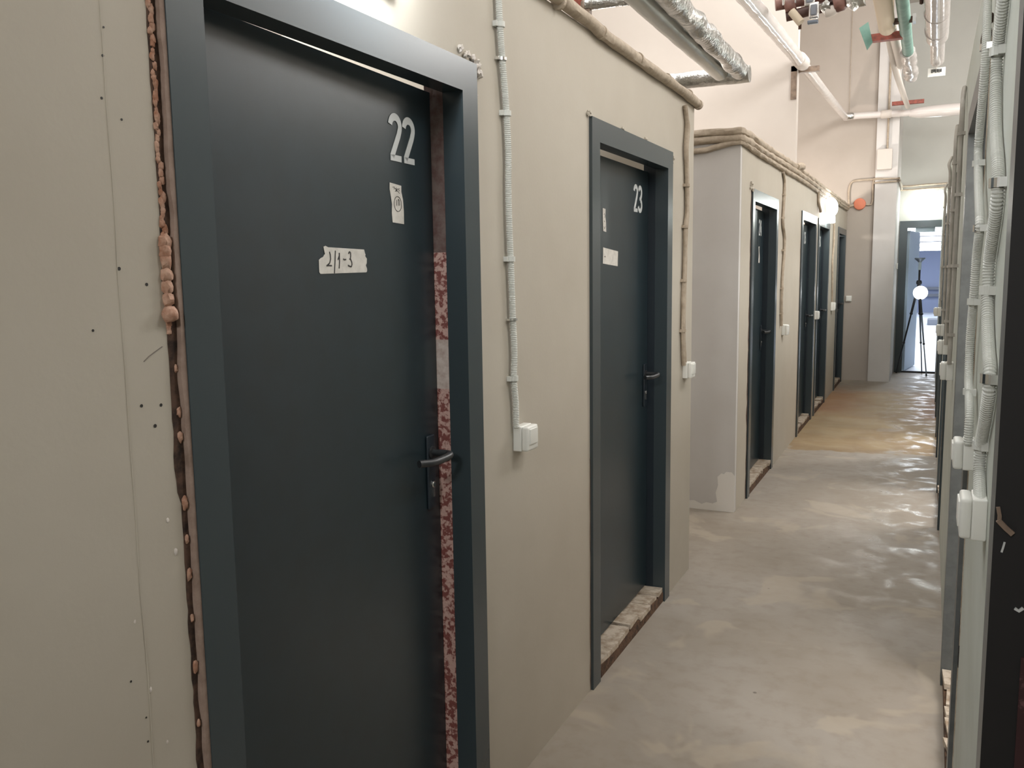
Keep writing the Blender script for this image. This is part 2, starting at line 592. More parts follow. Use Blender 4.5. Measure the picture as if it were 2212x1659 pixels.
# plaster seam and screw holes on the near part of the left wall
s = MB()
pts = []
z = 0.35
while z < 2.36:
    pts.append((XL + 0.0002, 0.90 + 0.006 * noise.noise(Vector((0, 0, z * 5))), z))
    z += 0.02
s.tube(pts, 0.0006, 6, wob=0.9)
s.build('plaster_seam', M_wall, w1, smooth=True)
s = MB()
for (yy, zz, rr) in ((0.902, 1.558, 0.0028), (0.950, 1.534, 0.0026), (0.925, 1.350, 0.0026), (0.962, 1.346, 0.0026), (0.948, 1.315, 0.003), (0.893, 1.80, 0.002),
                     (0.900, 1.86, 0.002), (0.925, 1.775, 0.0018), (0.905, 1.995, 0.002), (0.85, 1.47, 0.002), (0.905, 1.9, 0.0015), (0.87, 0.93, 0.0018), (0.893, 0.82, 0.0018), (0.893, 0.86, 0.0015)):
    s.lathe((XL - 0.001, yy, zz), (1, 0, 0), [(rr, 0), (rr, 0.0016)], 10)
s.build('screw_hole', M_ink, w1)
s = MB()
add_stroke(s, [(0.935, 1.417), (0.945, 1.424), (0.957, 1.430), (0.972, 1.437)], 0.0016, 0.0006, lambda a, b, c_: (XL + c_, a, b))
s.build('pencil_scratch', M_inkpale, w1)
s = MB()
for (yy, zz, rr) in ((0.960, 1.16, 0.004), (0.972, 1.105, 0.005), (0.885, 1.02, 0.003), (0.905, 0.90, 0.004), (0.93, 0.80, 0.003)):
    s.blob((XL, yy, zz), rr, ns=0.5, sc=(0.3, 0.7, 1.2))
s.build('plaster_spatter', MATS['painted_box'], w1, smooth=True)

# ------------------------------------------------------------------ doors
def make_door(idx, side, y0, y1, angle=0.0, number=None, num_u=0.70, num_z=(1.80, 1.915), handle=True, hinge='low',
              sill=True, leafless=False, depth=0.06, gap=0.012, seal=False, label=None, frame_mat=None):
    """side -1: left wall, +1: right wall; hinge on the low-Y side; leaf swings away from the corridor"""
    sx = side
    xw = 1.08 if side < 0 else XR
    fr = 0.012
    def W(d, y, z): return (sx * (xw + d), y, z)
    root = empty('door_%d' % idx, (sx * xw, y0, 0))
    struct(root, label)
    f = MB()
    fn = lambda d, y, z: W(d, y, z)
    fw = FW
    f.box(-fr, 0.0, y0, y0 + fw, 0, OH, fn)
    f.box(-fr, 0.0, y1 - fw, y1, 0, OH, fn)
    f.box(-fr, 0.0, y0 + fw, y1 - fw, OH - fw, OH, fn)
    f.box(0.0, 0.046, y0 + 0.031, y0 + fw, 0, OH - 0.031, fn)
    f.box(0.0, 0.046, y1 - fw, y1 - 0.031, 0, OH - 0.031, fn)
    f.box(0.0, 0.046, y0 + fw, y1 - fw, OH - fw, OH - 0.031, fn)
    f.box(0.09, 0.10, y0 + 0.031, y0 + fw - 0.02, 0, OH - 0.031, fn)
    f.build('door_frame', frame_mat or M_frame, root)
    f = MB()
    f.box(0.046, 0.10, y1 - fw - 0.001, y1 - 0.031, 0.02, OH - 0.035, fn)
    if seal:
        f.bm.free()
        for za, zb_, mm_ in ((0.02, 1.245, M_primer), (1.245, 1.375, M_paleprimer), (1.375, 1.60, M_primer), (1.60, OH - 0.035, M_brownprimer)):
            f = MB()
            f.box(0.046, 0.10, y1 - fw - 0.001, y1 - 0.031, za, zb_, fn)
            f.build('jamb_strip', mm_, root)
    else:
        f.build('jamb_strip', M_frame_dark, root)
    # leaf
    lw = (y1 - y0) - 2 * fw
    if not leafless:
        hy = y0 + fw + 0.001
        ca, sa = math.cos(angle), math.sin(angle)
        zt = OH - fw - gap
        def LF(u, v, t):
            """u along leaf from hinge, v up, t towards corridor (positive)"""
            d = depth - t * ca + u * sa
            y = hy + u * ca + t * sa * 0
            return W(d, y, v)
        m = MB()
        m.box(0, lw - 0.004, 0.075, zt, -0.045, 0, lambda u, v, t: LF(u, v, t), bevel=0.0)
        leaf = m.build('door_leaf', M_door, root)
        # build swaps: box(x=u, y=v, z=t)
        if number:
            nm = MB()
            z0, z1 = num_z
            hgt = z1 - z0
            for k, ch in enumerate(number):
                for pts, wd in digit(ch):
                    P = [((num_u + (x * 1.08 + 0.57 * k) * hgt), z0 + y * hgt) for x, y in pts]
                    add_stroke(nm, P, wd * hgt, 0.0012, lambda a, b, c_: LF(a, b, 0.0004 + c_))
            nm.build('door_number', M_number, leaf)
        if handle:
            hu = lw - 0.055
            hz = 1.085
            hm = MB()
            # back plate
            hm.box(hu - 0.019, hu + 0.019, hz - 0.15, hz + 0.045, 0, 0.008, lambda u, v, t: LF(u, v, t), bevel=0.004)
            hm.build('handle_plate', M_frame_dark, leaf, smooth=True)
            hm = MB()
            path = [LF(hu, hz, 0.004), LF(hu, hz, 0.048), LF(hu - 0.002, hz, 0.060), LF(hu - 0.010, hz, 0.068), LF(hu - 0.03, hz - 0.002, 0.070), LF(hu - 0.09, hz - 0.004, 0.064), LF(hu - 0.112, hz - 0.003, 0.052), LF(hu - 0.128, hz - 0.002, 0.044)]
            hm.tube(smooth_path(path, 0.006), 0.0095, 14)
            hm.lathe(LF(hu, hz, 0.004), Vector(LF(0, 0, 1)) - Vector(LF(0, 0, 0)), [(0.017, 0), (0.017, 0.008), (0.011, 0.010)], 18)
            hm.build('door_handle', M_blackm, leaf, smooth=True)
            hm = MB()
            hm.lathe(LF(hu, hz - 0.085, 0.006), Vector(LF(0, 0, 1)) - Vector(LF(0, 0, 0)), [(0.0085, 0), (0.0085, 0.006), (0.006, 0.008)], 16)
            hm.box(hu - 0.005, hu + 0.005, hz - 0.118, hz - 0.085, 0.004, 0.012, lambda u, v, t: LF(u, v, t))
            hm.build('lock_cylinder', M_chrome, leaf, smooth=True)
        root_LF = LF
    else:
        leaf = None
        root_LF = None
    if sill:
        m = MB()
        m.box(-0.004, 0.10, y0 + fw, y1 - fw, 0, 0.045, fn)
        sl = m.build('door_sill', M_concrete_dark, root)
        m = MB()
        y = y0 + fw
        rnd = random.Random(idx)
        while y < y1 - fw - 0.02:
            l = rnd.uniform(0.07, 0.22)
            ye = min(y + l, y1 - fw)
            a = rnd.uniform(-0.012, 0.008); b_ = rnd.uniform(-0.012, 0.008)
            h1 = rnd.uniform(0.056, 0.074); h2 = rnd.uniform(0.056, 0.074)
            sk = rnd.uniform(-0.012, 0.012)
            o = [(a, y + 0.002), (b_, ye - 0.004), (0.10, ye - 0.004 + sk), (0.10, y + 0.002 + sk)]
            m.prism(o, 0.02, lambda p, q, r_: W(p, min(max(q, y0 + fw), y1 - fw), (h1 if q < (y + ye) / 2 else h2) - 0.02 + r_))
            y = ye
        m.build('plaster_slab', M_plaster, sl)
    return root, leaf, root_LF

d22, leaf22, LF22 = make_door(1, -1, *DL[0], angle=math.radians(2.35), number='22', num_u=0.648, num_z=(1.811, 1.920), seal=True, depth=0.047, gap=-0.003,
                        label='dark anthracite metal door 22, ajar, nearest on the left')
d23, leaf23, LF23 = make_door(2, -1, *DL[1], angle=math.radians(0.6), number='23', num_u=0.655, num_z=(1.800, 1.915), depth=0.070,
                        label='dark anthracite metal door 23')
d24, leaf24, LF24 = make_door(3, -1, *DL[2], angle=math.radians(1.2), number='24', num_u=0.655, depth=0.065, label='dark metal door 24 at the start of the far block')
d25, leaf25, LF25 = make_door(4, -1, *DL[3], angle=0.0, number='25', num_u=0.655, depth=0.065, label='dark metal door second in the far block')
d26, leaf26, LF26 = make_door(5, -1, *DL[4], angle=0.0, number='26', num_u=0.655, depth=0.065, label='dark metal door under the round wall lamp')
d27, leaf27, LF27 = make_door(6, -1, *DL[5], angle=0.0, number='27', num_u=0.655, depth=0.065, label='dark metal door last on the left, beside the recess')
make_door(7, 1, *DR[0], leafless=True, sill=False, frame_mat=M_frame_worn, label='nearest doorway on the right, dark jamb filling the edge of the view')
make_door(8, 1, *DR[1], leafless=True, frame_mat=M_frame_worn, label='second doorway on the right behind the two conduits')
for i, dd in enumerate(DR[2:]):
    make_door(9 + i, 1, *dd, depth=0.065, label=None, leafless=(i < 2))

# near right jamb: black sheet standing in for its shade, latch strike and worn strip
nd = bpy.data.objects['door_7']
m = MB()
m.box(XR - 0.0119, XR + 0.10, DR[0][1] - FW - 0.0005, DR[0][1] - FW - 0.002, 0.0, OH - FW)
jl = m.build('jamb_shade', M_black, nd)
m = MB()
m.box(XR + 0.030, XR + 0.10, DR[0][1] - FW - 0.006, DR[0][1] - FW - 0.002, 0.05, 1.0)
m.build('jamb_strip', mat('dark_maroon_jamb_strip', S(52, 26, 28), 0.8, color2=S(96, 66, 68), nscale=50, lo=0.58, hi=0.66), nd)
m = MB()
yj = DR[0][1] - FW - 0.003
add_stroke(m, [(0.0965, 1.212), (0.099, 1.200), (0.099, 1.190)], 0.005, 0.004, lambda a, b, c_: (a, yj - c_, b))
add_stroke(m, [(0.0975, 1.194), (0.107, 1.184), (0.116, 1.176)], 0.007, 0.006, lambda a, b, c_: (a, yj - c_, b))
m.build('latch_strike', M_bracket, nd)
m = MB()
add_stroke(m, [(0.124, 1.070), (0.129, 1.067), (0.134, 1.072)], 0.004, 0.003, lambda a, b, c_: (a, yj - c_, b))
add_stroke(m, [(0.104, 1.148), (0.1055, 1.155), (0.107, 1.163)], 0.0025, 0.002, lambda a, b, c_: (a, yj - c_, b))
m.build('paint_chip', M_number, nd)

# foam, dirt gap and plaster edge left of door 22
fr_y = DL[0][0]
m = MB()
z = 0.0
o1, o2 = [], []
while z <= OH + 0.2:
    o1.append((fr_y - 0.020 - 0.010 * abs(noise.noise(Vector((3.1, 0, z * 14)))) - (0.006 if z > 1.2 else 0), z))
    o2.append((fr_y - 0.004, z))
    z += 0.02
for i in range(len(o1) - 1):
    m.prism([o1[i], o2[i], o2[i + 1], o1[i + 1]], 0.0012, lambda a, b, c_: (XL - 0.0002 + c_, a, b))
m.build('wall_gap', M_dirt, d22)
m = MB()
z = 0.0
o1, o2 = [], []
while z <= OH + 0.1:
    j = 0.004 * noise.noise(Vector((7.1, 0, z * 18))) + (0.008 * max(0, noise.noise(Vector((1.1, 0, z * 9)))))
    o1.append((fr_y - 0.009 - j, z)); o2.append((fr_y + 0.0005, z)); z += 0.015
for i in range(len(o1) - 1):
    m.prism([o1[i], o2[i], o2[i + 1], o1[i + 1]], 0.010, lambda a, b, c_: (XL + c_, a, b))
m.build('plaster_edge', mat('pinkish_frame_edge', S(150, 130, 118), 0.85, color2=S(128, 108, 96), nscale=30), d22)
m = MB()
z = 1.46
while z < OH + 0.1:
    r = random.uniform(0.0038, 0.0062)
    m.blob((XL + 0.001, fr_y - 0.021 + random.uniform(-0.003, 0.003), z), r, ns=0.5, sc=(0.6, 0.9, 1.5))
    z += random.uniform(0.006, 0.013)
for zz in (1.60, 1.585, 1.57, 1.548, 1.53, 1.51):
    m.blob((XL + 0.003, fr_y - 0.023, zz), 0.012, ns=0.4, sc=(0.7, 0.85, 1.1))
m.blob((XL + 0.006, fr_y - 0.024, 1.487), 0.0135, ns=0.3)
for zz in (1.40, 1.33, 1.29, 1.18, 1.12, 1.06, 0.985, 0.90, 0.80):
    m.blob((XL + 0.002, fr_y - 0.015, zz), random.uniform(0.004, 0.008), ns=0.6, sc=(0.6, 0.8, 1.6))
m.build('foam_seal', M_foam, d22, smooth=True)

# ragged plaster at the upper right corner of frame 22 and 23
def plaster_lumps(name, spots, parent, mm=None):
    m = MB()
    for y, z_, r in spots:
        m.blob((XL + 0.006, y, z_), r, ns=0.8, sc=(0.8, 1.0, 1.0), nf=5)
    return m.build(name, mm or MATS['painted_box'], parent, smooth=True)
plaster_lumps('plaster_lump', [(2.028, 2.078, 0.012), (2.038, 2.070, 0.010), (2.045, 2.056, 0.011), (2.032, 2.058, 0.009), (2.012, 2.088, 0.009), (1.985, 2.093, 0.008), (1.95, 2.10, 0.009), (1.97, 2.088, 0.006), (2.03, 2.0, 0.004), (2.026, 1.97, 0.004)], d22)
plaster_lumps('plaster_lump', [(2.845, 2.083, 0.010), (2.835, 2.078, 0.006), (3.91, 2.05, 0.012), (3.90, 2.03, 0.008), (3.2, 2.08, 0.008), (3.5, 2.08, 0.010)], d23, M_wall)
plaster_lumps('plaster_lump', [(5.80, 2.10, 0.016), (5.835, 2.07, 0.014), (5.78, 2.07, 0.010)], d24, M_wall)
# rough joint beside frames 23 and 24 (open dark gap with broken plaster)
def rough_joint(y, side, z0, z1, parent, w_=0.012, mm=None, seed=0.0):
    m = MB()
    z = z0
    prev = None
    while z <= z1:
        wv = w_ * (0.35 + 1.3 * abs(noise.noise(Vector((seed, y, z * 6)))))
        cur = (wv, z)
        if prev:
            a, b = prev, cur
            xx = XL if side < 0 else XR
            sg = 1 if side < 0 else -1
            m.prism([(y - a[0], a[1]), (y, a[1]), (y, b[1]), (y - b[0], b[1])], 0.0015, lambda p, q, r_: (xx + sg * r_, p, q))
        prev = cur
        z += 0.02
    return m.build('wall_gap', mm or M_dirt, parent)
rough_joint(DL[1][0], -1, 0.0, 0.9, d23, 0.008, MATS['dull_bracket_steel'], 2.0)
rough_joint(DL[2][0], -1, 0.0, 2.07, d24, 0.030, M_dirt, 4.0)
rough_joint(DL[3][0], -1, 0.0, 2.07, d25, 0.022, MATS['dull_bracket_steel'], 5.0)

# ------------------------------------------------------------------ tape labels on the doors
def torn_tape(name, LF, outline, strokes, label, group=None, t0=0.0006, ink=M_ink, sw=0.0028, mm=M_tape, extra=None):
    m = MB()
    m.prism(outline, 0.0006, lambda a, b, c_: LF(a, b, t0 + c_))
    o = m.build(name, mm)
    tag(o, label, 'tape label', group)
    if strokes:
        m = MB()
        for st in strokes:
            add_stroke(m, st, sw, 0.0005, lambda a, b, c_: LF(a, b, t0 + 0.0008 + c_))
        m.build('handwriting', ink, o)
    return o

def px2(o, sx, sy, list_, u0, z0):
    return [(u0 + (x - o[0]) * sx, z0 - (y - o[1]) * sy) for x, y in list_]
# the wide strip 2/1-3 : crop pixels 250..1960 by 300..1170 ; u 0.355..0.535, z 1.605..1.552
u0, u1, zt, zb = 0.354, 0.536, 1.606, 1.549
sx = (u1 - u0) / 1710.0
sy = (zt - zb) / 850.0
TC = lambda L_: [(u0 + (x - 250) * sx, zt - (y - 300) * sy + (x - 250) * 0.0000002) for x, y in L_]
outl = TC([(430, 330), (500, 300), (580, 340), (1860, 375), (1890, 500), (1910, 545), (1890, 590), (1955, 680), (1945, 820), (1905, 900), (1950, 1020), (1945, 1090), (1915, 1130), (760, 1155), (300, 1165), (260, 1110), (262, 740), (330, 680), (410, 640), (440, 580), (470, 560)])
hand = [TC([(615, 480), (640, 570), (645, 700), (610, 830), (520, 910)]), TC([(500, 912), (590, 905), (680, 912)]),
        TC([(818, 440), (790, 800), (755, 1150)]),
        TC([(895, 725), (945, 600), (950, 510)]), TC([(948, 505), (950, 760), (925, 1000)]),
        TC([(1080, 700), (1125, 722), (1180, 710)]),
        TC([(1280, 530), (1290, 480), (1320, 462), (1350, 500), (1350, 600), (1330, 690)]), TC([(1300, 700), (1345, 700), (1380, 800), (1385, 870), (1360, 945)]), TC([(1362, 945), (1300, 930), (1240, 900)])]
torn_tape('tape_label', LF22, outl, hand, 'torn strip of masking tape with a handwritten 2/1-3 on door 22', sw=0.0030)
# small upright label
u0b, u1b, ztb, zbb = 0.643, 0.705, 1.760, 1.664
sxb = (u1b - u0b) / 470.0
syb = (ztb - zbb) / 1260.0
TB = lambda L_: [(u0b + (x - 250) * sxb, ztb - (y - 180) * syb) for x, y in L_]
outl = TB([(255, 190), (655, 235), (650, 420), (700, 660), (720, 1000), (715, 1420), (320, 1395), (300, 1100), (315, 850), (290, 640), (250, 400)])
circ = TB([(510 + 128 * math.cos(a * PI / 12), 815 + 230 * math.sin(a * PI / 12)) for a in range(25)])
hand = [circ, TB([(345, 320), (410, 305), (395, 380)]), TB([(430, 340), (520, 430)]), TB([(470, 320), (475, 440)]), TB([(530, 340), (430, 440)]), TB([(585, 330), (530, 370), (585, 390), (540, 440), (580, 480)]),
        TB([(475, 690), (475, 870)]), TB([(525, 660), (545, 860), (575, 840), (570, 700), (525, 660)])]
torn_tape('tape_label', LF22, outl, hand, 'small upright paper sticker with an inked circle under the number 22', sw=0.0013)
# labels on door 23
torn_tape('tape_label', LF23, [(0.262, 1.640), (0.445, 1.628), (0.440, 1.568), (0.258, 1.578)],
          [[(0.272, 1.603), (0.282, 1.607), (0.292, 1.603)]],
          'square piece of masking tape with faded writing on door 23', ink=M_inkpale)
torn_tape('tape_label', LF23, [(0.257, 1.790), (0.290, 1.788), (0.288, 1.758), (0.296, 1.735), (0.298, 1.700), (0.262, 1.703), (0.258, 1.74)],
          [[(0.268, 1.765), (0.276, 1.77), (0.284, 1.762), (0.277, 1.755)], [(0.272, 1.742), (0.280, 1.738)], [(0.268, 1.72), (0.278, 1.712), (0.288, 1.722)]],
          'narrow upright paper sticker left of the number 23', ink=M_inkpale, sw=0.002)
torn_tape('tape_label', LF24, [(0.66, 1.72), (0.70, 1.72), (0.69, 1.69), (0.72, 1.64), (0.72, 1.60), (0.665, 1.60), (0.675, 1.66)], [], 'white paper sticker with pinched waist under the number 24')
torn_tape('tape_label', LF25, [(0.25, 1.58), (0.40, 1.575), (0.40, 1.52), (0.25, 1.525)], [], 'pale tape strip on the second door of the far block')
torn_tape('tape_label', LF26, [(0.30, 1.60), (0.42, 1.595), (0.42, 1.53), (0.30, 1.535)], [], 'pale tape strip on the door under the round lamp')
torn_tape('tape_label', LF27, [(0.35, 1.62), (0.44, 1.62), (0.45, 1.56), (0.55, 1.55), (0.55, 1.50), (0.40, 1.50), (0.36, 1.56)], [], 'torn pale tape on the last door on the left')

# ------------------------------------------------------------------ conduits, switches
def corrugated(name, pts, rad, label, group=None, pitch=0.005, seg=14, mm=M_conduit, cat='conduit', depth=0.16):
    P = smooth_path(pts, pitch / 4)
    m = MB()
    prof = (1.0, 1.0, 1 - depth, 1 - depth)
    m.tube(P, rad, seg, rfn=lambda i: rad * prof[i % 4])
    o = m.build(name, mm, smooth=False)
    tag(o, label, cat, group)
    return o

def clip(parent, c, rad, side, mm=M_conduit, back=0.0, w_=0.014):
    """C shaped pipe clip with a foot, c centre of the pipe, wall behind it in direction side*x"""
    m = MB()
    n = 14
    outer, inner = [], []
    for k in range(n + 1):
        a = math.radians(-140 + 280 * k / n)
        dx, dy = math.cos(a), math.sin(a)
        outer.append((c[0] - side * dx * (rad + 0.0035), c[1] + dy * (rad + 0.0035)))
        inner.append((c[0] - side * dx * (rad + 0.0005), c[1] + dy * (rad + 0.0005)))
    for k in range(n):
        m.prism([outer[k], inner[k], inner[k + 1], outer[k + 1]], w_, lambda a, b, q: (a, b, c[2] - w_ / 2 + q))
    m.box(min(c[0], c[0] + side * (rad + 0.004)), max(c[0], c[0] + side * (rad + 0.004)), c[1] - rad - 0.012, c[1] - rad * 0.2, c[2] - w_ / 2, c[2] + w_ / 2)
    return m.build('pipe_clip', mm, parent, smooth=False)

def switch(y, z, side, label, s=0.072, prot=0.050, group=None, sz=None):
    xw = XL if side < 0 else XR
    sg = 1 if side < 0 else -1
    o = empty('light_switch', (xw, y, z))
    hz = (sz or s) / 2
    fn = lambda d, yy, zz: (xw + sg * d, yy, zz)
    m = MB(); m.box(0, prot * 0.52, y - s / 2, y + s / 2, z - hz, z + hz, fn, bevel=0.0035)
    m.build('back_box', M_switch, o, smooth=True)
    m = MB(); m.box(prot * 0.515, prot * 0.93, y - s / 2 + 0.0006, y + s / 2 - 0.0006, z - hz + 0.0006, z + hz - 0.0006, fn, bevel=0.007)
    m.build('cover', M_switch, o, smooth=True)
    m = MB(); m.box(prot * 0.88, prot, y - s / 2 + 0.010, y + s / 2 - 0.010, z - hz + 0.020, z + hz - 0.008, fn, bevel=0.002)
    m.build('rocker', M_switch, o, smooth=True)
    tag(o, label, 'switch', group)
    return o

xl = XL + 0.012
Lp = [(2.15, 2.301), (2.155, 2.22), (2.168, 2.118), (2.182, 2.033), (2.189, 1.979), (2.197, 1.875), (2.194, 1.787), (2.196, 1.686), (2.202, 1.584), (2.208, 1.48), (2.211, 1.414), (2.218, 1.321), (2.212, 1.241), (2.222, 1.173), (2.223, 1.10)]
co = corrugated('corrugated_conduit', [(xl, y, z) for y, z in [(2.14, 2.36)] + Lp], 0.0095, 'light grey corrugated conduit dropping between doors 22 and 23')
for y, z in ((2.158, 2.205), (2.189, 1.979), (2.202, 1.584), (2.212, 1.245)):
    clip(co, (xl, y, z), 0.0095, -1)
clip(co, (xl, 2.168, 2.118), 0.0095, -1, mm=M_chrome, w_=0.008)
clip(co, (xl, 2.211, 1.414), 0.0095, -1, mm=M_chrome, w_=0.006)
switch(2.262, 1.065, -1, 'white surface switch box at the foot of the conduit beside door 22', s=0.074, prot=0.052)
Sp = [(4.09, 2.311), (4.128, 2.228), (4.107, 2.119), (4.129, 2.015), (4.145, 1.843), (4.116, 1.733), (4.113, 1.601), (4.096, 1.381), (4.093, 1.248), (4.117, 1.09)]
m = MB()
m.tube(smooth_path([(xl, y, z) for y, z in Sp], 0.02), 0.011, 10, wob=0.25)
o = m.build('conduit', M_painted, smooth=True)
tag(o, 'beige painted-over conduit dropping right of door 23', 'conduit')
m = MB()
m.tube(smooth_path([(xl - 0.002, y + 0.030, z) for y, z in [(4.06, 2.30)] + Sp[1:-1] + [(4.13, 1.09)]], 0.02), 0.008, 8, wob=0.25)
m.build('second_cable', M_painted, o, smooth=True)
for y, z in ((4.135, 1.95), (4.118, 1.755), (4.104, 1.50), (4.095, 1.26)):
    clip(o, (xl, y, z), 0.012, -1, mm=M_painted)
switch(4.175, 1.062, -1, 'white switch box at the corner right of door 23', s=0.078, prot=0.05)
Wp = [(7.065, 2.296), (7.148, 2.223), (7.127, 2.061), (7.104, 1.917), (7.223, 1.777), (7.152, 1.484), (7.14, 1.264), (7.164, 1.10)]
m = MB()
m.tube(smooth_path([(xl, y, z) for y, z in Wp], 0.03), 0.012, 8, wob=0.25)
o = m.build('conduit', M_painted, smooth=True)
tag(o, 'thin painted conduit zigzagging down right of door 24', 'conduit')
for y, z in ((7.14, 2.13), (7.11, 1.95), (7.17, 1.70), (7.145, 1.40), (7.15, 1.2)):
    clip(o, (xl, y, z), 0.012, -1, mm=M_painted)
switch(7.30, 1.06, -1, 'pale switch box right of door 24', s=0.085, prot=0.05)
switch(9.445, 1.075, -1, 'pale switch box in the narrow pier between the two doors by the lamp', s=0.085, prot=0.05)
switch(11.12, 1.10, -1, 'pale switch box right of the door under the round lamp', s=0.10, prot=0.05)
m = MB()
m.tube(smooth_path([(xl, 11.02, 2.2), (xl, 11.06, 1.9), (xl, 11.0, 1.6), (xl, 11.1, 1.16)], 0.04), 0.012, 8, wob=0.25)
o = m.build('conduit', M_painted, smooth=True)
tag(o, 'painted conduit right of the door under the round lamp', 'conduit')
# switch on the recess wall
o = empty('light_switch', (-1.02, 12.88, 1.13))
m = MB(); m.box(-1.06, -0.985, 12.845, 12.88, 1.10, 1.18, bevel=0.006)
m.build('back_box', M_switch, o, smooth=True)
m = MB(); m.box(-1.05, -0.995, 12.838, 12.85, 1.11, 1.17, bevel=0.003)
m.build('rocker', M_switch, o, smooth=True)
tag(o, 'white switch box on the recess wall beside the last left door', 'switch')

# right wall conduits
xr = 0.0935
thick = [(1.665, 2.045), (1.677, 2.002), (1.724, 1.985), (1.842, 1.969), (1.90, 1.945), (1.90, 1.88), (1.827, 1.789), (1.718, 1.72), (1.674, 1.681), (1.686, 1.64), (1.746, 1.596), (1.80, 1.557), (1.80, 1.501), (1.761, 1.449), (1.68, 1.40), (1.62, 1.374), (1.61, 1.337), (1.66, 1.288), (1.75, 1.222), (1.755, 1.175), (1.71, 1.145), (1.665, 1.13)]
thick = [(1.665, 2.2)] + thick[3:] if False else thick
def relax(pts, amp):
    my = sum(p[0] for p in pts) / len(pts)
    return [(my + (p[0] - my) * amp, p[1]) for p in pts]
tk = [(1.72, 2.36), (1.72, 2.2), (1.78, 2.05)] + thick[4:]
co = corrugated('corrugated_conduit', [(xr, y, z) for y, z in tk], 0.0105, 'thick ribbed conduit running into the nearest switch box on the right wall', pitch=0.0058, depth=0.2, group=None)
for y, z, mm in ((1.90, 1.94, M_conduit), (1.674, 1.681, M_chrome), (1.80, 1.50, M_conduit), (1.61, 1.36, M_chrome), (1.755, 1.222, M_conduit)):
    clip(co, (xr, y, z), 0.0108, 1, mm=mm, w_=0.016)
tn = [(2.50, 2.36), (2.50, 2.279), (2.47, 2.19), (2.42, 2.1), (2.40, 2.038), (2.44, 1.962), (2.53, 1.87), (2.53, 1.823), (2.42, 1.741), (2.26, 1.652), (2.25, 1.621), (2.32, 1.561), (2.354, 1.473), (2.41, 1.402), (2.43, 1.331), (2.392, 1.267), (2.32, 1.24), (2.25, 1.20), (2.22, 1.13)]
tn = [(y * 0.941, H - (H - z) * 0.941) for y, z in tn[:-1]] + [(2.115, 1.155)]
xt = 0.088
co = corrugated('corrugated_conduit', [(xt, y, z) for y, z in tn], 0.0095, 'thinner ribbed conduit left of the thick one on the right wall', pitch=0.0052, depth=0.13)
for y, z, mm in ((2.41, 2.06, M_chrome), (2.50, 1.80, M_conduit), (2.25, 1.63, M_chrome), (2.36, 1.46, M_conduit), (2.33, 1.245, M_conduit)):
    clip(co, (xt, y * 0.941, H - (H - z) * 0.941), 0.0095, 1, mm=mm, w_=0.014)
switch(1.70, 1.105, 1, 'large white switch box nearest on the right wall', s=0.078, prot=0.046, sz=0.074)
switch(2.16, 1.127, 1, 'white switch box below the thinner ribbed conduit on the right wall', s=0.072, prot=0.048, sz=0.066)
switch(4.30, 1.085, 1, 'white switch box, third along the right wall, beyond the second doorway', s=0.08, prot=0.055)
switch(5.42, 1.10, 1, 'small pale switch box, fourth along the right wall counting away from the camera', s=0.08, prot=0.06)
switch(6.75, 1.11, 1, 'small switch box, fifth along the right wall counting away from the camera', s=0.08, prot=0.062)
switch(8.95, 1.14, 1, 'farthest switch box on the right wall', s=0.08, prot=0.075)
for i, (yy, txt) in enumerate(((4.22, 'painted conduit above the switch box between the second and third doorways on the right'), (5.35, 'painted conduit on the right wall just before the third doorway'), (6.85, 'painted conduit bulging from the right wall after the third doorway'), (9.05, 'farthest painted conduit on the right wall'))):
    m = MB()
    wv = 0.05
    P = [(xr - 0.006, yy + wv * math.sin(z_ * 2.1 + i), z_) for z_ in (1.12, 1.3, 1.5, 1.7, 1.9, 2.05, 2.2)] + [(xr - 0.004 - 0.012 * (i > 1), yy + 0.05, 2.26), (xr + 0.002, yy + 0.14, 2.32)]
    m.tube(smooth_path(P, 0.02), 0.010, 10, wob=0.15)
    o = m.build('conduit', M_paintgrey, smooth=True)
    tag(o, txt, 'conduit')
    for z_ in (1.25, 1.55, 1.85, 2.1):
        clip(o, (xr - 0.006, yy + wv * math.sin(z_ * 2.1 + i), z_), 0.011, 1, mm=M_paintgrey)

# corner bead and baseboard grime on the right wall
m = MB(); m.box(XR - 0.003, XR, 1.421, 1.455, 0, 2.37)
m.build('corner_bead', M_pale, wr)
m = MB()
zprev = None
for k in range(116):
    z0_ = k * 0.02
    wv = 0.02 + 0.03 * abs(noise.noise(Vector((9.0, 0, z0_ * 4))))
    m.prism([(DR[1][0] - wv, z0_), (DR[1][0], z0_), (DR[1][0], z0_ + 0.02), (DR[1][0] - wv, z0_ + 0.02)], 0.0015, lambda a, b, c_: (XR - c_, a, b))
    if z0_ > 2.05: break
m.build('plaster_edge', M_plaster, wr)
m = MB(); m.box(XR - 0.0018, XR, DR[1][0] - 0.028, DR[1][0] - 0.004, 0.52, 0.66)
m.build('wall_gap', M_ink, wr)
m = MB()
m.blob((XR - 0.004, DR[1][0] + 0.02, OH + 0.01), 0.022, ns=0.9, sc=(0.7, 1.4, 1.2), nf=5)
m.blob((XR - 0.004, DR[1][0] - 0.03, OH + 0.045), 0.013, ns=0.9, sc=(0.7, 1.2, 1), nf=5)
m.build('broken_plaster', M_dirt, wr, smooth=True)

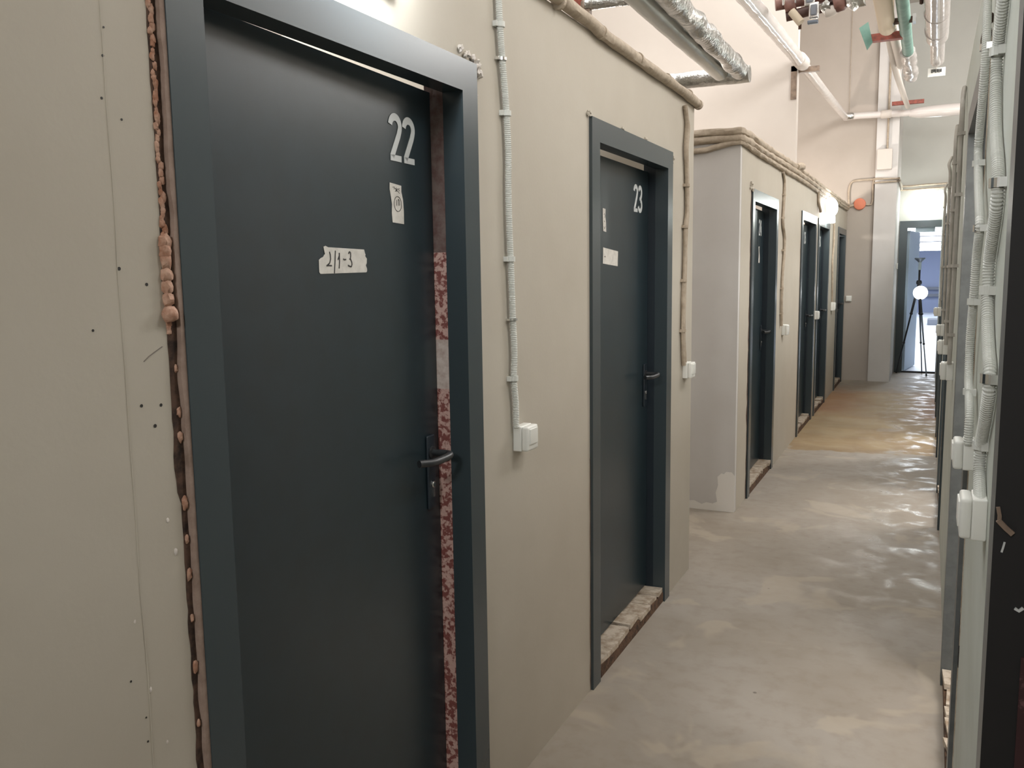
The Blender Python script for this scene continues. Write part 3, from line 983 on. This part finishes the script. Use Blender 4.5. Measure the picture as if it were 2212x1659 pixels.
# painted cable bundles along the tops of the partitions
def cable(name, pts, rad, label, mm=M_painted, cat='cable', step=0.05, wob=0.2, group=None, seg=12):
    m = MB()
    m.tube(smooth_path(pts, step), rad, seg, wob=wob)
    o = m.build(name, mm, smooth=True)
    tag(o, label, cat, group)
    return o
B1 = [(1.6, 2.372), (2.0, 2.37), (2.488, 2.376), (2.764, 2.376), (3.004, 2.366), (3.295, 2.364), (3.606, 2.364), (3.82, 2.364), (4.057, 2.362), (4.25, 2.358), (4.33, 2.352)]
o = cable('cable_bundle', [(XL + 0.016, y, z) for y, z in B1], 0.021, 'thick painted cable bundle along the top edge of the near partition')
m = MB(); m.lathe((XL + 0.016, 4.30, 2.352), (0, 1, 0), [(0.024, 0), (0.024, 0.03), (0.016, 0.045)], 14)
m.build('end_plug', M_painted, o, smooth=True)
for yy in (2.55, 2.93, 3.35, 3.75, 4.12):
    m = MB(); m.lathe((XL + 0.016, yy, 2.367), (0, 1, 0), [(0.0235, 0), (0.0235, 0.014)], 14)
    m.build('pipe_clip', M_painted, o)
B3 = [(5.243, 2.350), (5.671, 2.365), (6.173, 2.365), (7.218, 2.380), (8.334, 2.385), (9.829, 2.385), (11.345, 2.385), (12.75, 2.385)]
for k, (dx, dz, r, lb) in enumerate(((0.014, 0.020, 0.024, 'upper strand'), (0.016, -0.022, 0.022, 'middle strand'), (0.010, -0.060, 0.018, 'lowest strand'))):
    x = XL + dx
    pts = [(-2.3, 5.455 - dx * 0.3, 2.362 + dz), (-1.6, 5.455 - dx * 0.3, 2.368 + dz), (-1.36, 5.452, 2.366 + dz), (-1.16, 5.452, 2.368 + dz), (XL + 0.0, 5.448, 2.366 + dz), (x, 5.50, 2.360 + dz)] + [(x, y, z + dz * (1 - i * 0.04)) for i, (y, z) in enumerate(B3[1:])]
    if k == 2:
        pts = [(-2.0, 5.458, 2.290), (-1.36, 5.456, 2.285), (-1.25, 5.456, 2.296), (-1.15, 5.456, 2.318), (XL, 5.45, 2.322), (x, 5.50, 2.322)] + [(x, y, z - 0.045 + 0.012 * math.sin(y * 5)) for y, z in B3[1:]]
    cable('cable', pts, r, 'painted cable wrapping the far partition block under its top edge, ' + lb, step=0.04, wob=0.35)
cable('cable', [(XL + 0.02, 7.70, 2.40), (XL + 0.035, 7.85, 2.425), (XL + 0.03, 8.0, 2.43)], 0.028, 'stubby painted cable end at the foot of the high cross wall', step=0.03)
cable('cable', [(XL + 0.012, 9.30, 2.36), (XL + 0.014, 9.36, 2.31), (XL + 0.014, 9.40, 2.22), (XL + 0.02, 9.55, 2.14)], 0.014, 'short painted cable dropping to the round wall lamp', step=0.03)
# cable around the recess, pilaster and end wall
cable('cable', [(XL + 0.01, 12.76, 2.37), (XL + 0.03, 12.84, 2.40), (-0.97, 12.862, 2.42)], 0.014, 'painted cable joining the orange junction box from the left', step=0.03)
cable('cable', [(-0.88, 12.862, 2.42), (-0.80, 12.862, 2.41), (-0.765, 12.86, 2.45), (-0.765, 12.86, 2.70), (-0.74, 12.85, 2.73)], 0.012, 'painted cable climbing from the orange junction box beside the pilaster', step=0.03)
cable('cable', [(-1.06, 12.862, 2.41), (-1.07, 12.862, 2.60), (-1.04, 12.862, 2.72), (-0.95, 12.862, 2.745), (-0.76, 12.85, 2.745), (-0.72, 12.805, 2.745), (-0.465, 12.805, 2.735), (-0.445, 12.84, 2.735), (-0.445, 13.9, 2.735), (-0.42, 14.08, 2.735), (-0.1, 14.085, 2.745), (0.5, 14.085, 2.745)], 0.014, 'painted cable run looping over the recess and across the pilaster', step=0.03)
cable('cable', [(-0.75, 12.86, 2.69), (-0.72, 12.803, 2.695), (-0.465, 12.803, 2.70), (-0.44, 12.84, 2.70), (-0.44, 13.9, 2.69), (-0.42, 14.085, 2.68), (0.0, 14.085, 2.69), (0.5, 14.085, 2.70)], 0.012, 'second painted cable just under the looping run on the pilaster', step=0.03)
o = empty('junction_box', (-0.925, 12.88, 2.43))
m = MB(); m.lathe((-0.925, 12.88, 2.425), (0, -1, 0), [(0.078, 0), (0.078, 0.03), (0.074, 0.036)], 28)
m.build('box_body', M_orange, o, smooth=True)
m = MB(); m.lathe((-0.925, 12.845, 2.425), (0, -1, 0), [(0.070, 0), (0.070, 0.006), (0.060, 0.009)], 28)
m.build('lid', M_orange, o, smooth=True)
tag(o, 'round orange junction box on the recess wall', 'junction box')

# box and pipe on the pilaster
m = MB(); m.box(-0.725, -0.535, 12.76, 12.82, 2.86, 3.13, bevel=0.01)
o = m.build('electrical_box', M_boxpaint, smooth=True)
tag(o, 'pale painted electrical box high on the pilaster', 'electrical box')
cable('conduit', [(-0.60, 12.79, 3.13), (-0.60, 12.79, 3.6), (-0.60, 12.79, 4.4), (-0.60, 12.79, 5.3)], 0.013, 'thin vertical conduit rising from the box on the pilaster', cat='conduit', step=0.2, wob=0)
cable('conduit', [(-1.10, 12.86, 3.6), (-1.10, 12.86, 4.4), (-1.10, 12.86, 5.3)], 0.003, 'very thin vertical wire on the high recess wall', cat='conduit', step=0.3, wob=0)
# key switch beside the end door, on the pilaster side
m = MB(); m.box(-0.465, -0.44, 13.62, 13.72, 1.54, 1.62, bevel=0.004)
o = m.build('key_reader', M_switch, smooth=True)
tag(o, 'small key reader on the pilaster side before the end door', 'key reader')
m = MB(); m.box(-0.442, -0.436, 13.63, 13.68, 1.55, 1.61)
m.build('button', M_blackm, o)

# ------------------------------------------------------------------ lamps
def wall_lamp(c, ax, r, label, mm, base_r=None):
    o = empty('wall_lamp', c)
    a = Vector(ax)
    m = MB(); m.lathe(c, ax, [(r * 0.9, 0), (r * 0.92, 0.025), (r * 0.85, 0.035)], 28)
    m.build('lamp_base', M_boxpaint, o, smooth=True)
    m = MB()
    prof = [(r * 0.80, 0.03)] + [(r * math.cos(t) * 0.98, 0.045 + r * 0.75 * math.sin(t)) for t in [i * PI / 2 / 8 for i in range(8)]] + [(0.004, 0.045 + r * 0.75)]
    m.lathe(c, ax, prof, 28)
    m.build('lamp_glass', mm, o, smooth=True)
    tag(o, label, 'lamp')
    return o
# lamp above door 22 : flat rectangular bulkhead
o = empty('wall_lamp', (XL, 1.50, 2.22))
m = MB(); m.box(XL, XL + 0.035, 1.37, 1.655, 2.145, 2.30, bevel=0.01)
m.build('lamp_base', M_boxpaint, o, smooth=True)
m = MB(); m.box(XL + 0.032, XL + 0.095, 1.385, 1.645, 2.165, 2.29, bevel=0.02)
m.build('lamp_glass', M_lampnear, o, smooth=True)
tag(o, 'glowing bulkhead lamp over door 22', 'lamp')
wall_lamp((XL, 10.15, 2.215), (1, 0, 0), 0.115, 'glowing round wall lamp over the far left doors', M_lampglass)
m = MB(); m.box(XL, XL + 0.10, 10.10, 10.24, 2.05, 2.13, bevel=0.02)
m.build('lamp_holder', M_lampglass, bpy.data.objects['wall_lamp.001'], smooth=True)
wall_lamp((XR, 10.9, 2.30), (-1, 0, 0), 0.11, 'glowing round wall lamp high on the right wall near its far end', M_lampcool)
wall_lamp((-0.12, 14.1, 2.44), (0, -1, 0), 0.11, 'round lamp added for the lit patch on the end wall over the open door', M_lampcool)  # lamp added where the end wall has only a lit patch

# ------------------------------------------------------------------ end door, tripod, bright room
dr = empty('door_12', (ED[0], 14.1, 0)); struct(dr, 'open dark framed doorway to the bright room')
m = MB()
m.box(ED[0] - 0.05, ED[0] + 0.055, 14.075, 14.10, 0, ED[2])
m.box(ED[1] - 0.055, ED[1] + 0.05, 14.075, 14.10, 0, ED[2])
m.box(ED[0] + 0.055, ED[1] - 0.055, 14.075, 14.10, ED[2] - 0.10, ED[2])
m.box(ED[0] + 0.02, ED[0] + 0.055, 14.10, 14.22, 0, ED[2] - 0.03)
m.box(ED[0] + 0.055, ED[1] - 0.055, 14.10, 14.22, ED[2] - 0.10, ED[2] - 0.035)
m.build('door_frame', M_frame, dr)
m = MB(); m.box(ED[0] + 0.055, ED[1] - 0.055, 14.08, 14.14, 0.0, 0.022)
m.build('threshold', M_black, dr)
a = math.radians(82)
m = MB()
hx, hy = ED[0] + 0.045, 14.24
m.box(0, 0.92, 0.012, 2.10, 0, 0.04, lambda u, v, t: (hx + u * math.cos(a) - t * math.sin(a) + 0.04, hy + u * math.sin(a) + t * math.cos(a), v))
lf = m.build('door_leaf', M_farleaf, dr)
m = MB(); m.box(-0.24, 0.02, 14.12, 14.17, ED[2] - 0.165, ED[2] - 0.10)
m.build('door_closer', M_farleaf, dr)

# tripod, with a glowing ball in place of a bright reflection
TX, TY = -0.16, 14.0
tp = empty('tripod', (TX, TY, 0))
tag(tp, 'black camera tripod standing on the threshold of the end door', 'tripod')
apex = Vector((TX, TY, 1.34))
feet = [Vector((-0.412, 13.96, 0.0)), Vector((-0.07, 14.05, 0.0)), Vector((-0.008, 13.72, 0.0))]
for i, ft in enumerate(feet):
    st = apex + (ft - apex) * 0.02
    a1 = apex + (ft - apex) * 0.34
    a2 = apex + (ft - apex) * 0.66
    m = MB(); m.tube([st, a1], 0.017, 10)
    leg = m.build('leg', M_tripod, tp, smooth=True)
    m = MB(); m.tube([a1, a2], 0.012, 10)
    m.build('leg_section', M_tripod if i == 0 else M_greymetal, leg, smooth=True)
    m = MB(); m.tube([a2, ft + Vector((0, 0, 0.02))], 0.0085, 10)
    m.build('leg_section', M_tripod if i == 0 else M_greymetal, leg, smooth=True)
    for q, rr in ((a1, 0.023), (a2, 0.018)):
        m = MB(); m.blob(q, rr, ns=0.15)
        m.build('leg_lock', M_tripod, leg, smooth=True)
    m = MB(); m.blob(ft + Vector((0, 0, 0.014)), 0.014, ns=0.1)
    m.build('rubber_foot', M_black, leg, smooth=True)
m = MB(); m.lathe((TX, TY, 1.31), (0, 0, 1), [(0.035, 0), (0.04, 0.03), (0.03, 0.06)], 14)
m.build('leg_collar', M_tripod, tp, smooth=True)
m = MB(); m.tube([(TX, TY, 1.25), (TX, TY, 1.56)], 0.014, 12)
m.build('centre_column', M_tripod, tp, smooth=True)
m = MB(); m.tube([(TX, TY, 1.52), (TX, TY, 1.64)], 0.022, 12)
m.build('head', M_farleaf, tp, smooth=True)
m = MB(); m.lathe((TX, TY, 1.62), (0, 0, 1), [(0.012, 0), (0.03, 0.02), (0.075, 0.06), (0.07, 0.075)], 16)
m.build('mounting_plate', M_greymetal, tp, smooth=True)
wl = empty('reflection_ball', (TX + 0.02, TY - 0.04, 1.19))
tag(wl, 'small glowing ball standing in for a bright reflection, on the tripod', 'lamp')
m = MB(); m.lathe((TX + 0.025, TY - 0.03, 1.19), (0, -1, 0), [(0.09, 0), (0.098, 0.02), (0.08, 0.04), (0.03, 0.05)], 24)
m.build('lamp_glass', M_ballglow, wl, smooth=True)
m = MB(); m.tube([(TX + 0.025, TY - 0.02, 1.19), (TX + 0.02, TY - 0.005, 1.30)], 0.008, 8)
m.build('hook', M_tripod, wl, smooth=True)

# ceiling fixtures in the bright room
for yy, zz, hw, lb in ((19.0, 2.30, 0.36, 'first'), (21.6, 2.30, 0.40, 'second'), (26.0, 2.30, 0.50, 'third'), (28.5, 2.22, 0.50, 'fourth'), (31.0, 2.14, 0.50, 'fifth')):
    o = empty('tube_light', (-0.10, yy, zz))
    k = -0.0055 * yy - 0.0
    cxx = (-0.0065) * yy
    m = MB(); m.box(cxx - hw, cxx + hw, yy - 0.12, yy + 0.12, zz + 0.03, zz + 0.09)
    m.build('housing', M_switch, o)
    for dy in (-0.07, 0.07):
        m = MB()
        m.tube([(cxx - hw + 0.02, yy + dy, zz), (cxx + hw - 0.02, yy + dy, zz)], 0.034, 12)
        m.build('tube', M_tube, o, smooth=True)
    for sx_ in (-1, 1):
        m = MB()
        m.tube([(cxx + sx_ * hw * 0.7, yy, zz + 0.09), (cxx + sx_ * hw * 0.7, yy, 2.73)], 0.006, 6)
        m.build('hanger', M_greymetal, o)
    tag(o, 'glowing tube light in the bright room, %s from the end door' % lb, 'tube light', 'tube lights in the bright room')
area_light('far_room_lamp', (0.3, 21.0, 2.66), 3.0, 420, (0.84, 0.90, 1.0), sizey=9)
area_light('far_room_lamp', (-0.2, 29.5, 2.66), 3.0, 160, (0.84, 0.90, 1.0), sizey=5)
for i, (zz, hh, lb) in enumerate(((0.84, 0.045, 'upper'), (0.60, 0.05, 'lower'))):
    m = MB(); m.box(-0.20, 4.4, 33.78, 33.89, zz - hh, zz + hh)
    o = m.build('cable_trunking', M_greybar)
    tag(o, 'grey horizontal trunking on the far wall of the bright room, ' + lb + ' run', 'cable trunking')
m = MB(); m.box(-0.05, 3.0, 26.2, 26.9, 0.0, 0.16, bevel=0.03)
o = m.build('low_platform', M_greybar)
tag(o, 'low grey platform on the floor of the bright room', 'platform')

# ------------------------------------------------------------------ overhead pipes
def pipe(name, pts, rad, mm, label, cat='pipe', step=0.04, wob=0.0, seg=18, group=None):
    m = MB()
    m.tube(smooth_path(pts, step) if len(pts) > 2 else [Vector(pts[0]).lerp(Vector(pts[1]), i / 24) for i in range(25)], rad, seg, wob=wob)
    o = m.build(name, mm, smooth=True)
    tag(o, label, cat, group)
    return o
zf = 2.71
o = pipe('foil_pipe', [(-1.180, 2.0, zf), (-1.178, 3.5, zf), (-1.176, 4.9, zf), (-1.175, 5.30, zf)], 0.050, M_foilsmooth, 'smooth grey foil jacketed pipe running over the side passage', wob=0.05)
o = pipe('foil_pipe', [(-1.02, 5.385, zf - 0.01), (-1.30, 5.39, zf - 0.008), (-1.8, 5.40, zf), (-2.7, 5.41, zf + 0.01)], 0.050, M_foil, 'short foil wrapped branch leaving the pipe ends to the left', wob=0.08)
o = pipe('foil_pipe', [(-1.068, 2.0, zf + 0.01), (-1.068, 3.5, zf + 0.01), (-1.070, 4.6, zf + 0.01), (-1.070, 5.31, zf)], 0.052, M_foil, 'crinkled shiny foil wrapped pipe, right of the smooth one', wob=0.22)
m = MB()
m.lathe((-1.070, 5.12, zf + 0.006), (0, 1, 0), [(0.058, 0), (0.058, 0.02)], 18)
m.build('foil_band', M_chrome, o)
# cross pipe high behind the near partition
pipe('foil_pipe', [(-1.726 + 0.01, 4.5, 2.955), (-1.55, 4.5, 2.950), (-1.2, 4.5, 2.945), (-0.4, 4.5, 2.94)], 0.028, M_foil, 'thin foil wrapped pipe crossing left at the top of the view', wob=0.1)
m = MB(); m.lathe((-1.715, 4.5, 2.952), (-1, 0, 0), [(0.028, 0), (0.034, 0.008), (0.03, 0.02)], 16)
m.box(-1.72, -1.69, 4.48, 4.52, 2.87, 2.93)
tag(m.build('pipe_bracket', M_bracket, smooth=True), 'small clamp at the left end of the thin crossing foil pipe', 'bracket')
m = MB(); m.box(-1.85, -0.6, 4.56, 4.60, 2.975, 3.015)
tag(m.build('support_strut', M_red), 'red strut above the thin crossing foil pipe', 'strut')

# white drain pipe with bracket, bending along the end wall
pz = lambda y: 3.25 + 0.066 * (y - 7.85)
pp = [(-1.00, 4.6, pz(4.6)), (-1.02, 6.2, pz(6.2)), (-1.045, 7.85, pz(7.85))]
o = pipe('drain_pipe', pp, 0.05, M_film, 'glossy white plastic pipe sloping along the top left, nearer length', wob=0.08)
m = MB(); m.lathe((-1.035, 7.50, pz(7.5)), (0, 1, 0.066), [(0.052, 0), (0.06, 0.02), (0.06, 0.22), (0.05, 0.25)], 18)
m.build('socket', M_boxpaint, o, smooth=True)
pp = [(-1.045, 7.9, pz(7.9)), (-1.09, 10.2, pz(10.2)), (-1.125, 12.55, pz(12.55)), (-1.12, 12.68, pz(12.68) + 0.0), (-1.0, 12.72, 3.58), (-0.5, 12.73, 3.565), (0.35, 12.74, 3.53)]
o = pipe('drain_pipe', pp, 0.042, M_film, 'glossy white plastic pipe running to the end wall and turning right across it', wob=0.05)
m = MB(); m.lathe((-1.12, 12.66, 3.575), (1, 0.3, 0), [(0.045, 0), (0.052, 0.02), (0.052, 0.07), (0.045, 0.09)], 16)
m.build('elbow', M_chrome, o, smooth=True)
m = MB(); m.lathe((-0.70, 12.73, 3.57), (1, 0, 0), [(0.043, 0), (0.055, 0.02), (0.055, 0.12), (0.043, 0.14)], 16)
m.build('socket', M_boxpaint, o, smooth=True)
m = MB(); m.lathe((-0.35, 12.735, 3.555), (1, 0, 0), [(0.043, 0), (0.07, 0.10), (0.078, 0.45), (0.075, 0.7)], 18)
m.build('wrapped_section', M_film, o, smooth=True)
m = MB()
m.box(-1.13, -0.915, 7.83, 7.875, 3.19, 3.232)
m.box(-1.13, -1.085, 7.76, 7.80, 2.965, 3.235)
m.box(-1.13, -1.085, 7.76, 7.875, 3.19, 3.232)
o = m.build('pipe_bracket', M_bracket)
tag(o, 'dull steel angle bracket carrying the white pipe at the corner of the high wall', 'bracket')

# central group of overhead pipes
pipe('teal_pipe', [(-0.235, 4.2, 3.2), (-0.236, 6.0, 3.2), (-0.236, 7.6, 3.2)], 0.040, M_teal, 'teal insulated pipe running along the ceiling void')
o = pipe('wrapped_pipe_end', [(-0.236, 7.55, 3.2), (-0.232, 7.9, 3.19), (-0.228, 8.4, 3.18)], 0.055, M_clearfilm, 'cloudy plastic film hanging off the end of the teal pipe', wob=0.3)
pipe('cream_pipe', [(-0.34, 4.2, 3.2), (-0.345, 6.0, 3.2), (-0.35, 6.75, 3.2)], 0.055, M_cream, 'cream wrapped pipe left of the teal one')
pipe('cream_pipe', [(-0.372, 7.0, 3.32), (-0.37, 9.0, 3.34), (-0.37, 12.6, 3.62)], 0.030, M_hall, 'pale thin pipe running back to the end wall')
pipe('cream_pipe', [(-0.325, 6.86, 3.24), (-0.32, 7.6, 3.27), (-0.315, 8.5, 3.30)], 0.036, MATS['painted_box'], 'off white pipe behind the red strut')
m = MB(); m.box(-0.505, -0.235, 6.94, 7.0, 3.165, 3.215)
tag(m.build('support_strut', M_red), 'red strut under the teal and cream pipes', 'strut')
o = empty('pipe_clamp', (-0.24, 6.6, 3.13))
m = MB(); m.box(-0.325, -0.165, 6.55, 6.60, 3.175, 3.205)
m.build('bar', M_dirt, o)
m = MB(); m.box(-0.185, -0.165, 6.53, 6.61, 3.165, 3.215)
m.build('nut', M_chrome, o)
m = MB(); m.box(-0.325, -0.300, 6.53, 6.61, 3.165, 3.210)
m.build('nut', M_chrome, o)
tag(o, 'dark threaded clamp crossing the teal pipe', 'clamp')
m = MB(); m.box(-0.56, -0.18, 12.60, 12.66, 3.655, 3.70)
tag(m.build('support_strut', M_red), 'red strut on the white pipe near the end wall', 'strut')
# hanging teal strap from the valve cluster
m = MB()
m.prism([(-0.545, 3.265), (-0.485, 3.30), (-0.452, 3.16), (-0.488, 3.11)], 0.03, lambda a_, b_, c_: (a_, 6.93 + c_, b_))
tag(m.build('teal_sleeve', M_teal), 'short teal sleeve slanting to the red strut', 'pipe sleeve')
# big film wrapped pipe with barcode sticker
cp = empty('wrapped_pipe', (-0.034, 3.4, 3.0))
tag(cp, 'thick clear film wrapped pipe overhead right with a barcode sticker', 'pipe')
m = MB(); m.tube([Vector((-0.045, 3.2, 3.0)).lerp(Vector((-0.032, 6.3, 3.0)), i / 30) for i in range(31)], 0.066, 22, wob=0.04)
m.build('pipe_body', M_clearfilm, cp, smooth=True)
for yy in (5.72, 6.12):
    m = MB(); m.lathe((-0.036, yy, 3.0), (0, 1, 0), [(0.069, 0), (0.069, 0.014)], 22)
    m.build('film_band', M_clearfilm, cp, smooth=True)
m = MB(); m.tube([(-0.030, 6.3, 2.995), (-0.028, 7.0, 2.995)], 0.045, 18)
m.build('inner_pipe', M_clearfilm, cp, smooth=True)
m = MB(); m.box(-0.085, 0.028, 7.01, 7.016, 2.890, 2.948, bevel=0.0)
m.box(-0.034, -0.028, 7.0, 7.016, 2.94, 2.99)
st = m.build('barcode_sticker', M_switch, cp)
m = MB()
x = -0.062
for wd, gp, hh in ((0.008, 0.004, 1), (0.010, 0.003, 0.8), (0.006, 0.004, 1), (0.009, 0.003, 0.9), (0.005, 0.004, 1), (0.009, 0.0, 0.9)):
    m.box(x, x + wd, 7.006, 7.009, 2.938 - 0.024 * hh, 2.938)
    x += wd + gp
m.build('barcode', M_ink, st)
m = MB(); m.lathe((-0.105, 5.55, 3.03), (-1, 0, 0), [(0.02, 0), (0.024, 0.01), (0.02, 0.02)], 12)
tag(m.build('pipe_stub', M_dirt, smooth=True), 'dark stub end beside the film wrapped pipe', 'pipe')

# cluster of couplings and clamps at the top
CY, CZ = 5.62, 3.06
m = MB(); m.tube([Vector((-0.92, CY, CZ + 0.075)).lerp(Vector((-0.50, CY + 0.1, CZ + 0.12)), i / 20) for i in range(21)], 0.034, 16)
tag(m.build('brown_pipe', M_brownpipe, smooth=True), 'brown primed pipe crossing at the top of the view', 'pipe')
m = MB(); m.tube([Vector((-0.86, CY + 0.02, CZ + 0.005)).lerp(Vector((-0.50, CY + 0.06, CZ + 0.055)), i / 20) for i in range(21)], 0.030, 16)
tag(m.build('brown_pipe', mat('dark_brown_pipe', S(74, 48, 40), 0.5), smooth=True), 'dark brown pipe below the primed crossing pipe', 'pipe')
for i, (xx, dz, sz_, lb) in enumerate(((-0.715, 0.075, 0.062, 'upper'), (-0.690, 0.000, 0.058, 'lower'))):
    o = empty('pipe_clamp', (xx, CY, CZ + dz))
    m = MB(); m.box(xx - sz_ / 2, xx + sz_ / 2, CY - 0.06, CY - 0.03, CZ + dz - 0.045, CZ + dz + 0.045, bevel=0.008)
    m.build('clamp_body', M_chrome, o, smooth=True)
    m = MB(); m.box(xx - sz_ / 3.4, xx + sz_ / 3.4, CY - 0.066, CY - 0.058, CZ + dz - 0.03, CZ + dz + 0.03, bevel=0.006)
    m.build('clamp_window', M_greybar, o, smooth=True)
    tag(o, lb + ' square chrome clamp in the middle of the coupling cluster', 'clamp')
m = MB(); m.box(-0.725, -0.665, CY - 0.06, CY - 0.03, CZ - 0.075, CZ - 0.055, bevel=0.004)
tag(m.build('hanging_plate', M_greymetal, smooth=True), 'small metal plate hanging below the lower chrome clamp', 'plate')
for k, (xx, dz, r, mm, lb) in enumerate(((-0.50, 0.075, 0.05, M_brownpipe, 'round brown valve body at the right of the coupling cluster'),
                                    (-0.468, 0.035, 0.055, M_foil, 'crumpled foil cap at the right end of the coupling cluster'),
                                    (-0.60, 0.095, 0.035, M_foil, 'crumpled foil patch at the top of the coupling cluster'),
                                    (-0.63, 0.02, 0.032, M_foil, 'crumpled foil wad right of the lower chrome clamp'),
                                    (-0.605, -0.012, 0.030, M_boxpaint, 'white painted fitting under the foil wad'),
                                    (-0.555, 0.025, 0.046, M_brownpipe, 'fat brown coupling left of the foil cap'),
                                    (-0.835, 0.055, 0.040, M_brownpipe, 'brown coupling at the left of the cluster'))):
    m = MB()
    if 'crumpled' in lb:
        m.blob((xx, CY - 0.01, CZ + dz), r, ns=0.9, nf=6)
    else:
        m.lathe((xx - 0.03, CY, CZ + dz), (1, 0, 0.25), [(r * 0.8, 0), (r, 0.012), (r, 0.05), (r * 0.8, 0.062)], 18)
    tag(m.build('pipe_fitting', mm, smooth=True), lb, 'pipe fitting')
m = MB(); m.lathe((-0.865, CY - 0.05, CZ + 0.085), (0, 0, 1), [(0.008, -0.03), (0.01, 0.0), (0.008, 0.03)], 10); m.box(-0.80, -0.792, CY - 0.06, CY - 0.04, CZ + 0.055, CZ + 0.115)
tag(m.build('clamp_bolt', M_chrome), 'bright bolts on the brown coupling at the left', 'bolt')
o = empty('hanging_sleeve', (-0.80, CY, CZ))
m = MB(); m.tube([(-0.822, CY - 0.02, CZ + 0.02), (-0.765, CY - 0.03, CZ - 0.055)], 0.024, 12)
m.build('sleeve_body', M_cream, o, smooth=True)
m = MB(); m.box(-0.782, -0.765, CY - 0.01, CY + 0.0, CZ - 0.085, CZ - 0.05)
m.build('sleeve_bolt', M_dirt, o)
tag(o, 'cream tube stub slanting down at the left of the coupling cluster', 'pipe')

# ------------------------------------------------------------------ groups of repeats
for o in list(bpy.data.objects):
    if o.parent is None and 'category' in o.keys() and 'group' not in o.keys():
        c = o['category']
        g = {'switch': 'surface mounted switch boxes along the corridor', 'tape label': 'paper and tape labels on the doors',
             'conduit': 'conduits dropping down the corridor walls', 'pipe fitting': 'fittings of the overhead coupling cluster'}.get(c)
        if g:
            o['group'] = g
